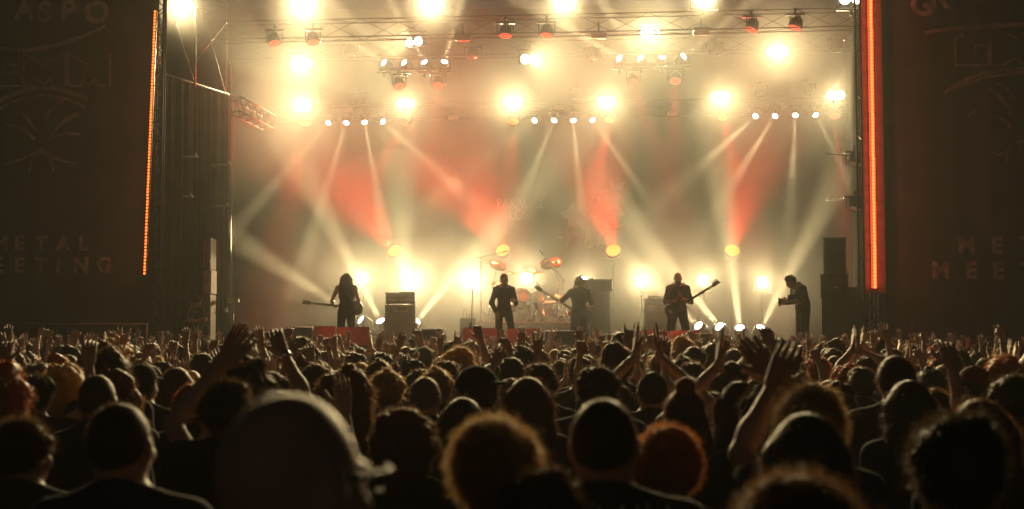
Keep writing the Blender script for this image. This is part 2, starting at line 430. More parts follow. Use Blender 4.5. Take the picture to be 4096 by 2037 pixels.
def strands(V, Q, n, length, rg, width, grav=.5, curl=0., segs=3, along=None, out=1.):
    """thin ribbons that leave the surface"""
    if len(Q) == 0 or n == 0: return None
    a, b, c = V[Q[:, 0]], V[Q[:, 1]], V[Q[:, 2]]
    N = np.cross(b - a, c - a); A = np.linalg.norm(N, axis=1); ok = A > 1e-10; N = N[ok] / A[ok][:, None]; P = (V[Q].mean(1))[ok]; A = A[ok]
    i = rg.choice(len(P), n, p=A / A.sum()); p = P[i] + rg.normal(0, .004, (n, 3)); nn = N[i] + rg.normal(0, .45, (n, 3)); nn /= np.linalg.norm(nn, axis=1)[:, None]
    L = length * rg.uniform(.45, 1.25, n)[:, None]
    d = nn * out
    if along is not None: d = d + np.array(along)
    pts = [p - nn * .006]
    ph = rg.uniform(0, 6.28, n); ax = np.cross(nn, rg.normal(0, 1, (n, 3))); ax /= np.maximum(1e-6, np.linalg.norm(ax, axis=1))[:, None]; ay = np.cross(nn, ax)
    for k in range(segs):
        t = (k + 1) / segs; dd = d + np.array((0, 0, -grav * t * 2))
        if curl: dd = dd + curl * (np.cos(ph + 5.5 * t)[:, None] * ax + np.sin(ph + 5.5 * t)[:, None] * ay)
        dd /= np.linalg.norm(dd, axis=1)[:, None]; pts.append(pts[-1] + dd * L / segs)
    side = np.cross(pts[1] - pts[0], rg.normal(0, 1, (n, 3))); side /= np.maximum(1e-6, np.linalg.norm(side, axis=1))[:, None]
    VV = []; 
    for k, q in enumerate(pts):
        w = width * (1 - .75 * k / segs); VV += [q - side * w, q + side * w]
    VV = np.concatenate(VV); FF = []
    for k in range(segs):
        o = 2 * k * n; j = np.arange(n); FF.append(np.stack([o + j, o + n + j, o + 3 * n + j, o + 2 * n + j], 1))
    return VV, np.concatenate(FF), 0
def make_hair(spec, H, HR, nk, res):
    st = spec.get('hair', 'short'); near = spec.get('near', 0); rg = np.random.default_rng(spec.get('seed', 1)); cap = []
    if st == 'bald': return [], cap
    c = H(0, -.012, 1.655); lo = c - Vector((.26, .26, .62)); hi = c + Vector((.26, .26, .24))
    r = {0: .013, 1: .010, 2: .008}[near]
    if st in ('buzz', 'short', 'fringe', 'cap'): lo = c - Vector((.14, .16, .16)); hi = c + Vector((.14, .16, .16))
    f = Field(lo, hi, r)
    grow = {'buzz': .004, 'short': .016, 'messy': .024, 'long': .020, 'curly': .045, 'bun': .014, 'fringe': .012, 'cap': .008, 'wavy': .03, 'afro': .06, 'pony': .014}[st]
    f.ell(H(0, -.014, 1.655), (.078 + grow, .098 + grow, .098 + grow * .9), HR)
    if st in ('short', 'messy', 'curly', 'afro', 'wavy'):
        nb = {'short': 14, 'messy': 30, 'curly': 70, 'afro': 90, 'wavy': 40}[st]; br = {'short': .030, 'messy': .027, 'curly': .034, 'afro': .036, 'wavy': .04}[st]
        for _ in range(nb):
            u = rg.normal(0, 1, 3); u /= np.linalg.norm(u)
            if u[2] < -.55 and st in ('short', 'messy'): continue
            e = np.array((.07 + grow, .088 + grow, .085 + grow)) * u; f.ell(H(e[0], -.014 + e[1], 1.655 + e[2]), [br * rg.uniform(.7, 1.2)] * 3, None, .015)
    # the face stays free
    nv = HR @ Vector((0, .80, -.60)); f.cutplane(H(0, .062, 1.672), nv)
    if st in ('buzz', 'short', 'fringe', 'cap', 'messy', 'bun', 'pony'): f.cutplane(H(0, -.09, 1.556), HR @ Vector((0, .35, -1)))
    ln = spec.get('hlen', .34)
    if st in ('long', 'wavy', 'pony'):
        wd = {'long': .085, 'wavy': .105, 'pony': .0}[st]
        tops = [(-.9, .0), (-.5, -.055), (0, -.08), (.5, -.055), (.9, .0)] if st != 'pony' else [(0, -.1)]
        for q, y in tops:
            a = H(q * (wd + .005), y, 1.64); b = Vector((c.x + q * wd * 1.05, c.y + min(-.045, y - .02), c.z - .15)); e = Vector((c.x + q * wd * 1.1 + rg.normal(0, .012), min(nk.y - .10, c.y - .07) + .03 * abs(q), c.z - .05 - ln + rg.normal(0, .02)))
            r0 = .042 if st != 'pony' else .03
            f.cone(a, b, r0, r0, .05); f.cone(b, e, r0, r0 * .7, .05)
    if st == 'bun': f.ell(H(0, -.055, 1.775), (.045, .045, .042), None, .012)
    V, Q = f.mesh(); parts = [(V, Q, 0)]
    if st == 'bun' and spec.get('loose'):
        for q in (-.9, -.4, .4, .9):
            g = Field(lo, hi, r)
            g.cone(H(q * .07, -.06, 1.62), Vector((c.x + q * .12, nk.y - .08, c.z - .22)), .03, .035, .03); g.cone(Vector((c.x + q * .12, nk.y - .08, c.z - .22)), Vector((c.x + q * .15, nk.y - .08, c.z - .42)), .035, .02, .03)
            parts.append((*g.mesh(), 0))
    n = {0: 620, 1: 1900, 2: 5200}[near]; wdt = {0: .0028, 1: .0013, 2: .0010}[near]
    P = {'buzz': (.008, .1, 0), 'short': (.030, .3, .2), 'messy': (.04, .5, .4), 'long': (.05, 1.4, .2), 'curly': (.055, .4, 1.3), 'bun': (.022, .6, .4), 'fringe': (.02, .4, .1), 'cap': (.02, .6, .1),
         'wavy': (.07, 1.2, .9), 'afro': (.036, .2, 1.4), 'pony': (.025, .8, .3)}[st]
    for VV, QQ, _ in list(parts):
        q = strands(VV, QQ, n if VV is V else n // 4, P[0], rg, wdt * (1.3 if st in ('curly', 'afro', 'wavy') else 1), P[1], P[2], 3 if near else 2)
        if q: parts.append(q)
        if st not in ('buzz', 'cap') and near:
            q = strands(VV, QQ, n // 8, P[0] * 1.35 + .012, rg, wdt * .8, P[1] * .5, P[2] + .35, 4)
            if q: parts.append(q)
    if st == 'cap' or spec.get('cap'):
        g = Field(c - Vector((.16, .26, .16)), c + Vector((.16, .26, .16)), r)
        bk = -1 if spec.get('backcap') else 1
        g.ell(H(0, -.012, 1.675), (.094, .112, .098), HR); g.cutplane(H(0, 0, 1.675), HR @ Vector((0, .12 * bk, -1)))
        g.ell(H(0, bk * .115, 1.683), (.075, .085, .010), HR, .01); g.ell(H(0, -.012, 1.775), (.008, .008, .006), HR, .004)
        cap = [(*g.mesh(), 0)]
    return parts, cap
SKIN = [mat('fair skin', (.52, .32, .23), .5, var=.12), mat('tanned skin', (.40, .23, .15), .5, var=.12), mat('warm skin', (.46, .27, .18), .5, var=.12)]
HAIR = {k: hair_mat(k + ' hair', v) for k, v in dict(black=(.010, .008, .006), brown=(.040, .022, .011), chestnut=(.075, .034, .014), blond=(.24, .15, .062), red=(.17, .045, .010), grey=(.16, .145, .125), stubble=(.07, .046, .032)).items()}
HAIR['auburn'] = hair_mat('auburn hair', (.07, .02, .005), (.75, .27, .05))
SHIRT = {k: mat(k + ' cotton', v, .9, bump=.25, bscale=40, var=.2) for k, v in {'black': (.014, .013, .012), 'charcoal': (.035, .034, .033), 'navy': (.016, .022, .05), 'dark red': (.16, .018, .014), 'olive': (.05, .05, .025), 'grey': (.12, .12, .115), 'brown': (.07, .04, .022), 'denim': (.05, .075, .12)}.items()}
TROUSER = mat('dark denim', (.022, .024, .03), .9); SHOE = mat('black shoe leather', (.02, .018, .016), .5)
def place_person(M, loc, h, rz, skin, hairc, shirtc, label, group=None, cat='person', trouser=None, capc=None):
    """M: dict of ready meshes; the skin is the person, hair and clothes are its children"""
    s = h / 1.75
    def o(name, me, m, par):
        ob = bpy.data.objects.new(name, me); link(ob, par)
        if m is not None and len(ob.material_slots):
            ob.material_slots[0].link = 'OBJECT'; ob.material_slots[0].material = m
        return ob
    p = o('person', M['skin'], skin, None); p.location = loc; p.rotation_euler = (0, 0, rz); p.scale = (s, s, s); tag(p, label, cat, group)
    if M.get('hair'): o('hair', M['hair'], HAIR[hairc], p)
    if M.get('cap'): o('cap', M['cap'], SHIRT[capc or 'black'], p)
    o('shirt', M['shirt'], SHIRT[shirtc], p); o('trousers', M['trousers'], trouser or TROUSER, p)
    if M.get('shoes'): o('shoes', M['shoes'], SHOE, p)
    return p
def bake(spec, res=.018, hres=.007, shoes=True):
    b = make_body(spec, res, hres)
    M = dict(skin=np_mesh('person', b['skin'], [SKIN[0]]), shirt=np_mesh('shirt', b['shirt'], [SHIRT['black']]), trousers=np_mesh('trousers', b['trousers'], [TROUSER]))
    if shoes: M['shoes'] = np_mesh('shoes', b['shoes'], [SHOE])
    if b['hair']: M['hair'] = np_mesh('hair', b['hair'], [HAIR['brown']])
    if b['cap']: M['cap'] = np_mesh('cap', b['cap'], [SHIRT['black']])
    M['b'] = b; return M
# ---------------------------------------------------------------- ground and stage
GROUND = mat('trodden dark turf', (.035, .032, .02), .95, var=.6, scale=3, bump=.6, bscale=12)
g = MB(); g.add([(-90, -60, 0), (90, -60, 0), (90, 120, 0), (-90, 120, 0)], [(0, 1, 2, 3)]); tag(g.build('ground', GROUND), kind='structure')
ZS = 1.5                                      # stage deck
st = empty('stage', (0, 28, 0), 'raised black festival stage deck with draped front behind the crowd', 'stage')
MB().box((0, 6.6, ZS - .06), (23, 13.2, .12)).build('deck', mat('black stage plywood', (.035, .032, .03), .5, bump=.2, bscale=15), st)
m = MB()
pts = [(-10.6 + i * .106, -.03 + .03 * math.sin(i * 1.9) + .015 * math.sin(i * .7)) for i in range(201)]
m.add([(x, y, .02) for x, y in pts] + [(x, y, ZS - .125) for x, y in pts], [(i, i + 1, 202 + i, 201 + i) for i in range(200)]); m.build('front_skirt', CLOTH, st, True)
MB().box((0, .62, ZS + .10), (13.4, 1.0, .20), .01).build('front_riser', BLACK, st)

# drop cloth behind the band, with the band's name and a pale flower emblem
BY = 40.3
bd = empty('backdrop', (0, BY, ZS), 'tall dark backdrop cloth with pale lettering behind the drums', 'backdrop')
m = MB(); n = 120
row = [(-10.5 + 21 * i / n, .05 * math.sin(i * .9) + .03 * math.sin(i * .37 + 1)) for i in range(n + 1)]
m.add([(x, y, 0) for x, y in row] + [(x, y, 10.2) for x, y in row], [(i, i + 1, n + 2 + i, n + 1 + i) for i in range(n)])
m.build('cloth', CLOTH, bd, True)
def ribbon(mb, pts, w, y, w1=None):
    """flat stroke in the XZ plane at depth y"""
    w1 = w if w1 is None else w1; N = len(pts); vs = []
    for i, (x, z) in enumerate(pts):
        a = pts[max(0, i - 1)]; b = pts[min(N - 1, i + 1)]; dx, dz = b[0] - a[0], b[1] - a[1]; L = math.hypot(dx, dz) or 1
        k = (w + (w1 - w) * i / max(1, N - 1)) / 2; vs += [(x - dz / L * k, y, z + dx / L * k), (x + dz / L * k, y, z - dx / L * k)]
    mb.add(vs, [(2 * i, 2 * i + 1, 2 * i + 3, 2 * i + 2) for i in range(N - 1)])
def arc(cx, cz, rx, rz, a0, a1, n=14): return [(cx + rx * math.cos(math.radians(a0 + (a1 - a0) * i / n)), cz + rz * math.sin(math.radians(a0 + (a1 - a0) * i / n))) for i in range(n + 1)]
GLY = {   # roman capitals: strokes (points, width start, width end), advance
    'P': ([([(.12, 0), (.12, 1)], .1, .1), (arc(.12, .74, .40, .26, 90, -90), .05, .09), ([(0, 0), (.24, 0)], .04, .04), ([(0, 1), (.14, 1)], .04, .04)], .62),
    'A': ([([(.03, 0), (.36, 1)], .04, .05), ([(.36, 1), (.70, 0)], .1, .1), ([(.15, .33), (.58, .42)], .035, .035), ([(-.06, 0), (.12, 0)], .04, .04), ([(.58, 0), (.80, 0)], .04, .04)], .82),
    'R': ([([(.12, 0), (.12, 1)], .1, .1), (arc(.12, .75, .38, .25, 90, -90), .05, .09), ([(.22, .5), (.80, -.12)], .1, .04), ([(0, 0), (.24, 0)], .04, .04)], .74),
    'D': ([([(.12, 0), (.12, 1)], .1, .1), (arc(.12, .5, .62, .5, 90, -90, 18), .05, .09), ([(0, 0), (.2, 0)], .04, .04)], .86),
    'I': ([([(.14, -.12), (.14, 1)], .1, .1), ([(.02, 1), (.26, 1)], .04, .04)], .34),
    'S': ([(arc(.28, .76, .22, .24, 50, 250) + arc(.28, .25, .24, .26, 80, -140), .06, .08)], .60),
    'E': ([([(.12, 0), (.12, 1)], .1, .1), ([(.1, 1), (.52, 1)], .05, .07), ([(.1, .53), (.44, .53)], .04, .05), ([(.1, 0), (.58, 0)], .05, .08)], .66),
    'L': ([([(.12, 0), (.12, 1.1)], .1, .1), ([(.1, 0), (.62, 0)], .05, .09), ([(0, 1.1), (.24, 1.1)], .04, .04)], .66),
    'O': ([(arc(.44, .5, .42, .5, 0, 360, 24), .07, .07)], .94),
    'T': ([([(.36, -.14), (.36, 1)], .1, .1), ([(0, 1), (.74, 1)], .07, .07)], .74)}
def roman(word, x, z, size, y, mb):
    for ch in word:
        S_, adv = GLY[ch]
        for pts, w0, w1 in S_: ribbon(mb, [(x + px * size, z + pz * size) for px, pz in pts], w0 * size, y, w1 * size)
        x += adv * size
    return x
EMB = mat('pale printed emblem', (.30, .25, .21), .9, var=.3, scale=1.2)
m = MB(); a = at2(1250, 523, BY - .12); w = at2(1372, 523, BY - .12).x - a.x; tot = sum(GLY[c][1] for c in 'PARADISE'); k = w / tot
roman('PARADISE', a.x, a.z - ZS, k, -.12, m); b = at2(1281, 551, BY - .12); roman('LOST', b.x, b.z - ZS, k * 1.02, -.12, m)
m.build('lettering', EMB, bd)
rg = random.Random(3)
m = MB()
def petal(mb, cx, cz, ang, L, W, y):
    p = []
    for i in range(9):
        t = i / 8; p.append((t * L, W * math.sin(PI * t ** .8)))
    q = p + [(u, -v) for u, v in reversed(p[1:-1])]; c, s = math.cos(ang), math.sin(ang)
    mb.X = Matrix(((c, 0, s, cx), (0, 1, 0, y), (s, 0, -c, cz), (0, 0, 0, 1)))
    N = len(q); mb.add([(L * .4, 0, 0)] + [(u, 0, v) for u, v in q], [(0, 1 + i, 1 + (i + 1) % N) for i in range(N)]); mb.X = Matrix()
for fx, fy, R in ((1520, 520, .62), (1495, 565, .5), (1535, 488, .42), (1440, 545, .42), (1500, 600, .36), (1545, 560, .34), (1425, 590, .30)):
    c = at2(fx, fy, BY - .12); pz = []
    for ringn, rr in ((9, 1.), (6, .6)):
        for i in range(ringn): petal(m, c.x + rg.uniform(-.1, .1), c.z - ZS + rg.uniform(-.1, .1), 2 * PI * i / ringn + rg.uniform(-.5, .5), R * rr * rg.uniform(.5, 1.15), R * rr * rg.uniform(.1, .3), -.10 - .012 * rg.random() - (.02 if rr < 1 else 0))
m.build('flower_emblem', EMB, bd)

# ---------------------------------------------------------------- printed side scrims
def text_mb(mb, txt, size, x, z, y, bold=.0, shear=0., sx=1.):
    cu = bpy.data.curves.new('t', 'FONT'); cu.body = txt; cu.size = size; cu.offset = bold; cu.shear = shear; cu.resolution_u = 3
    o = bpy.data.objects.new('t', cu); S.collection.objects.link(o); dg = bpy.context.evaluated_depsgraph_get(); dg.update()
    me = o.evaluated_get(dg).to_mesh()
    mb.add([(x + v.co.x * sx, y, z + v.co.y) for v in me.vertices], [tuple(p.vertices) for p in me.polygons])
    o.evaluated_get(dg).to_mesh_clear(); bpy.data.objects.remove(o); bpy.data.curves.remove(cu)
SY = 27.62
def scrim(side, x0, x1, label):
    e = empty('side_banner', ((x0 + x1) / 2, SY, 0), label, 'banner'); cx = (x0 + x1) / 2
    m = MB(); n = 60; w = x1 - x0
    rowp = [(-w / 2 + w * i / n, .012 * math.sin(i * .5) + .008 * math.sin(i * 1.3)) for i in range(n + 1)]
    m.add([(x, y, .3) for x, y in rowp] + [(x, y, 11.) for x, y in rowp], [(i, i + 1, n + 2 + i, n + 1 + i) for i in range(n)])
    m.build('cloth', mat('dark printed scrim', (.030, .024, .019), .95, var=.5, scale=.8, bump=.2, bscale=20), e, True)
    def P(px, py): p = at(px, py, SY - .04); return (p.x - cx, p.z)
    return e, P
YP = -.04
lb, P = scrim('l', -14.5, -7.28, 'tall dark printed banner left of the stage, beside the dotted red strip')
h = P(0, 943)[1] - P(0, 1000)[1]
for ch, px, py, hh in [('M', -28, 1000, h), ('E', 57, 1000, h), ('T', 140, 1000, h), ('A', 226, 1000, h), ('L', 314, 1000, h), ('E', -30, 1088, h * 1.05), ('E', 57, 1088, h * 1.05), ('T', 140, 1088, h * 1.05), ('I', 222, 1088, h * 1.05), ('N', 291, 1088, h * 1.05), ('G', 386, 1088, h * 1.05)]:
    m = MB(); x, z = P(px, py); text_mb(m, ch, hh * 1.37, x, z, YP, .018); m.build('letter', PRINT, lb)
rb, P2 = scrim('r', 7.42, 14.6, 'tall dark printed banner right of the stage, beside the bright red strip')
for ch, px, py, hh in [('M', 3832, 1011, h * 1.12), ('E', 3966, 1011, h * 1.12), ('T', 4078, 1011, h * 1.12), ('M', 3728, 1112, h * 1.15), ('E', 3862, 1112, h * 1.15), ('E', 3970, 1112, h * 1.15), ('T', 4078, 1112, h * 1.15)]:
    m = MB(); x, z = P2(px, py); text_mb(m, ch, hh * 1.37, x, z, YP, .018); m.build('letter', PRINT, rb)
def blockletter(par, Pf, strokes, w, matl):
    m = MB()
    for s in strokes: ribbon(m, [Pf(*q) for q in s], w, YP)
    m.build('letter', matl, par)
PXM = 27.6 / 5490
# big outlined block letters, arcs and scrolls of the emblem
for dx in (0, 178):
    blockletter(lb, P, [[(95 + dx, 344), (95 + dx, 214), (175 + dx, 262), (262 + dx, 214), (262 + dx, 344), (205 + dx, 344), (205 + dx, 315), (175 + dx, 340), (150 + dx, 315), (150 + dx, 344), (95 + dx, 344)]], .045, PRINTD)
blockletter(lb, P, [[(-60, 205), (78, 205), (78, 258), (20, 258), (20, 290), (85, 290), (85, 344), (-60, 344)]], .045, PRINTD)
blockletter(rb, P2, [[(3950, 104), (3850, 104), (3850, 150), (3822, 150), (3822, 262), (3955, 262), (3955, 180), (3900, 180), (3900, 215)]], .045, PRINTD)
blockletter(rb, P2, [[(3962, 262), (3962, 108), (4060, 150), (4150, 108), (4150, 262), (4100, 262), (4060, 235), (4010, 262), (3962, 262)]], .045, PRINTD)
for txt, px, py, par, Pf, hgt in [('A', 60, 75, lb, P, 80), ('S', 150, 86, lb, P, 86), ('P', 240, 84, lb, P, 90), ('O', 335, 90, lb, P, 92), ('G', 3640, 60, rb, P2, 95), ('R', 3720, 30, rb, P2, 90)]:
    m = MB(); x, z = Pf(px, py); text_mb(m, txt, hgt * PXM * 1.37, x, z, YP, .02); m.build('letter', PRINTD, par)
def arcs(par, Pf, lst):
    for pts, w0, w1 in lst:
        m = MB(); N = 18; q = []
        (ax, ay), (bx, by), (cx_, cy_) = pts
        for i in range(N + 1):
            t = i / N; q.append(Pf((1 - t) ** 2 * ax + 2 * t * (1 - t) * bx + t * t * cx_, (1 - t) ** 2 * ay + 2 * t * (1 - t) * by + t * t * cy_))
        ribbon(m, q, w0 * 1.5, YP, w1 * 1.5); m.build('scroll', PRINTD, par)
arcs(lb, P, [(((-40, 190), (170, 235), (420, 105)), .07, .04), (((-40, 430), (150, 290), (350, 400)), .06, .06), (((-40, 460), (150, 320), (340, 430)), .03, .03),
             (((60, 420), (110, 470), (145, 525)), .01, .05), (((255, 400), (190, 440), (180, 480)), .05, .01), (((310, 455), (230, 490), (200, 560)), .07, .01), (((25, 500), (90, 500), (140, 560)), .02, .05),
             (((320, 540), (240, 520), (195, 562)), .04, .015), (((20, 655), (110, 640), (165, 595)), .02, .05), (((165, 595), (215, 645), (310, 655)), .05, .02), (((118, 690), (120, 620), (165, 612)), .03, .02), (((212, 690), (215, 630), (170, 612)), .03, .02)])
arcs(rb, P2, [(((3700, 130), (3900, 100), (4140, 100)), .04, .07), (((3780, 370), (3920, 260), (4140, 280)), .03, .06), (((3800, 360), (3950, 290), (4140, 290)), .02, .04), (((3955, 355), (4010, 380), (4045, 465)), .05, .015), (((3985, 330), (4040, 350), (4060, 400)), .02, .03),
              (((3870, 470), (3920, 400), (4000, 470)), .015, .03), (((3930, 430), (3990, 450), (4045, 510)), .02, .05), (((4080, 545), (4060, 600), (3990, 622)), .03, .02),
              (((4095, 560), (4020, 590), (4025, 650)), .04, .015)])

# ---------------------------------------------------------------- towers and red LED strips at both sides of the opening
def tower(cx, y, w, label, panel):
    e = empty('stage_tower', (cx, y, 0), label, 'tower')
    for sx in (-1, 1):
        for sy in (-1, 1): MB().cyl((sx * w / 2, sy * w / 2 + w / 2, 0), (sx * w / 2, sy * w / 2 + w / 2, 11), .025, n=8).build('upright', DARKT, e, True)
    m = MB(); k = 0; z = .2
    while z < 10.6:
        a = -1 if k % 2 else 1
        for sy in (0, w): m.cyl((-a * w / 2, sy, z), (a * w / 2, sy, z + w), .012, n=6)
        z += w; k += 1
    m.build('bracing', DARKT, e)
    if panel: zb = at(3490, 1175, y).z; MB().box((0.0, -.04, (zb + 11) / 2), (w * 1.0, .03, 11 - zb), .005).build('cover_panel', mat('dull grey cover sheet', (.055, .05, .048), .7), e)
    return e
tower(at(640, 500, 27.9).x, 27.75, .16, 'slim metal lattice tower behind the dotted red strip at left', False)
tower(at(3492, 600, 27.5).x, 27.52, .42, 'black panelled stage tower glowing red beside the right banner', True)
tower(at(3345, 600, 30.5).x + .62, 30.3, .30, 'dim lattice tower behind the speaker stack at stage right', False)
def led_strip(pts, matl, dot, gap, label_fn, group, power, n=12, Y=27.3):
    for i, ((x0, y0), (x1, y1)) in enumerate(pts):
        a = at(x0, y0, Y); b = at(x1, y1, Y); d = (b - a); L = d.length
        e = empty('led_batten', a, label_fn(i, len(pts)), 'led batten', group)
        R = frame_z(d, (0, 1, 0)); m = MB(); m.X = R
        m.box((0, 0, L / 2), (.075, .06, L * .985), .008); ho = m.build('housing', BLACKM, e)
        for j in range(n):
            m = MB(); m.X = R @ Matrix.Translation((0, 0, (j + .5) * L / n)); p = m.X.translation
            m2 = MB(); m2.X = Matrix.Translation(p + Vector((0, -.035, 0))); m2.ball((0, 0, 0), (dot, .016, dot * gap), 8, 5); m2.build('led', matl, e, True)
        if dot > .03: m = MB(); m.X = R; m.X = Matrix.Translation((0, .012, 0)) @ R; m.box((0, 0, L / 2), (.10, .05, L * .99), .01); m.build('halo', LED_HALO, e)  # glowing box added behind the dots for their red rim
        for t in (.17, .5, .83):
            l = bpy.data.lights.new('led_light', 'POINT'); l.shadow_soft_size = .04; l.energy = power; l.color = (1, .06, .02)
            lo_ = link(bpy.data.objects.new('led_light', l), e); lo_.location = d * t + Vector((0, -.06, 0))
lp = [42, 191, 344, 490, 639, 787, 943, 1101]; lx = lambda y: 621 - (y - 42) * .0405
led_strip([((lx(a) - .5 + 2, a), (lx(b) + 1, b)) for a, b in zip(lp, lp[1:])], LED_L, .022, 1.1, lambda i, n: f'red dotted LED bar on the left strip, {ORD[i]} segment from the top', 'LED bars of the left strip', 2 * KR, 12)
rp_ = [-60, 112, 284, 453, 628, 804, 979, 1154]; rx = lambda y: 3480 + (y) * .0157
led_strip([((rx(a) + 1, a), (rx(b), b)) for a, b in zip(rp_, rp_[1:])], LED_R, .034, 1.15, lambda i, n: f'bright red LED bar on the right strip, {ORD[i]} segment from the top', 'LED bars of the right strip', 8 * KR, 12, 27.41)

# ---------------------------------------------------------------- side curtains and the scaffold above them
def curtain(a, b, z0, z1, label, mt, waves=16, n=150):
    a = Vector(a); b = Vector(b); e = empty('side_curtain', (a.x, a.y, z0), label, 'curtain'); d = b - a; nrm = Vector((d.y, -d.x, 0)).normalized(); vs = []
    rr = random.Random(5); ph = [rr.uniform(0, 6) for _ in range(4)]
    off = [.07 * math.sin(waves * 6.28 * i / n + ph[0]) + .05 * math.sin(waves * .43 * 6.28 * i / n + ph[1]) + .02 * math.sin(waves * 2.3 * 6.28 * i / n + ph[2]) for i in range(n + 1)]
    for z, k in ((z0, 1.2), ((z0 + z1) / 2, 1.), (z1, .6)):
        for i in range(n + 1): p = d * (i / n) + nrm * off[i] * k; vs.append((p.x, p.y, z - z0))
    fs = [(r * (n + 1) + i, r * (n + 1) + i + 1, (r + 1) * (n + 1) + i + 1, (r + 1) * (n + 1) + i) for r in range(2) for i in range(n)]
    MB().add(vs, fs).build('cloth', mt, e, True)
    m = MB(); m.cyl((0, 0, z1 - z0 + .03), (d.x, d.y, z1 - z0 + .03), .03, n=8); m.build('top_rail', ALU, e, True); return e
c0 = at(652, 300, 28.3); c1 = at(915, 392, 30.8); ZC = c0.z
curtain((c0.x, 28.3, 0), (c1.x, 30.8, 0), ZS + .01, ZC, 'pleated grey side curtain under a metal rail at left of the stage', CURTAIN)
c2 = at2(598, 300, 36.); curtain((c1.x - .05, 31.0, 0), (at2(575, 300, 38).x, 38.5, 0), ZS + .01, 8.2, 'plain dark curtain at the back left of the stage', CLOTH, 20)
curtain((at(3425, 600, 38).x, 38.8, 0), (at(3440, 600, 31).x, 31., 0), ZS + .01, 10.2, 'dark curtain along the right side of the stage', CLOTH, 20)
e = empty('scaffold_frame', (c0.x, 28.3, ZC), 'thin metal scaffold poles and diagonal braces above the left curtain', 'scaffold')
def pole(p0, p1, r, nm): MB().cyl(Vector(p0) - e.location, Vector(p1) - e.location, r, n=6).build(nm, ALU, e, True)
mid = at(780, 346, 29.4)
for (q0, q1, r, nm) in [((780, 346, 29.4), (785, -40, 29.4), .02, 'pole'), ((905, 390, 30.7), (908, -40, 30.7), .012, 'pole'), ((637, 300, 28.3), (637, 60, 28.3), .02, 'pole'),
                        ((778, 335, 29.4), (700, 80, 29.4), .016, 'brace'), ((905, 388, 30.7), (805, 30, 30.), .016, 'brace'), ((815, 45, 29.8), (905, 92, 29.8), .016, 'brace'), ((905, 92, 30.2), (770, 260, 30.2), .012, 'brace'), ((860, 0, 29.5), (912, 20, 29.5), .016, 'brace')]:
    pole(at(*q0), at(*q1), r, nm)
# short ladder truss behind the curtain rail
def truss(p0, p1, s, label, name='lighting_truss', r=.025, step=None, mt=None):
    mt = mt or DARKT
    p0 = Vector(p0); p1 = Vector(p1); e = empty(name, p0, label, 'truss'); d = p1 - p0; L = d.length; u = d.normalized()
    up = Vector((0, 0, 1)); sd = u.cross(up).normalized(); c = [sd * a * s / 2 + up * b * s / 2 for a, b in ((-1, -1), (1, -1), (1, 1), (-1, 1))]
    for q in c: MB().cyl(q, q + d, r, n=8).build('chord', mt, e, True)
    step = step or s * 1.1; N = max(2, int(L / step)); m = MB()
    for i in range(N):
        for a in range(4):
            q0 = c[a] if i % 2 else c[(a + 1) % 4]; q1 = c[(a + 1) % 4] if i % 2 else c[a]
            m.cyl(q0 + d * (i / N), q1 + d * ((i + 1) / N), r * .5, n=5)
    m.build('bracing', mt, e); return e
tz = at(930, 415, 31.0); tq = at(1075, 492, 34.4)
truss(tz, tq, .34, 'short bright ladder truss running back from the left curtain', r=.024, step=.33, mt=mat('dark steel truss', (.05, .047, .042), .8))
def Yt(x, Y0): return Y0 * (1 - .018 * (x - 1434) / 666)
for nm, Y0, y2, x0, x1 in (('front', 30, 64, 560, 2190), ('middle', 33.5, 118, 600, 2170), ('rear', 37.2, 276, 690, 2160)):
    def tp(x): yy = 852 + (y2 - 852) * (Yt(1434, Y0) / Yt(x, Y0)); return at2(x, yy, Yt(x, Y0) + .12)
    truss(tp(x0), tp(x1), .40, f'{nm} black lighting truss spanning the stage in the haze', r=.014, step=.8)

# ---------------------------------------------------------------- lamps
def spot(parent, loc, d, power, col, ang, blend, r=.05):
    l = bpy.data.lights.new('lamp_light', 'SPOT'); l.energy = power; l.color = col; l.spot_size = math.radians(ang); l.spot_blend = blend; l.shadow_soft_size = r
    o = link(bpy.data.objects.new('lamp_light', l), parent); o.location = loc; o.rotation_euler = Vector(d).to_track_quat('-Z', 'Y').to_euler(); return o
def yoke_base(e, R, up, r, drop, base=True):
    """bracket from the lamp's sides to a clamp (up = 1) or a floor base (up = -1)"""
    x = R @ Vector((1, 0, 0)); m = MB(); z = Vector((0, 0, up * drop))
    if abs(x.z) > .5: x = Vector((1, 0, 0))
    x.z = 0; x.normalize()
    for s in (-1, 1):
        m.box(x * s * (r + .03) + z * .5, (.03, .05, drop), .006)
    m.box(z, (2 * r + .12, .10, .05), .01); m.build('yoke', BLACKM, e)
    m = MB()
    if up > 0 or not base: m.cyl(z, z * 1.35, .03, n=8); m.box(z * 1.38, (.07, .07, .08), .01); m.build('clamp', BLACKM, e)
    else: m.box(z * 1.25, (2 * r + .18, .30, drop * .45), .02); m.build('base', BLACKM, e)
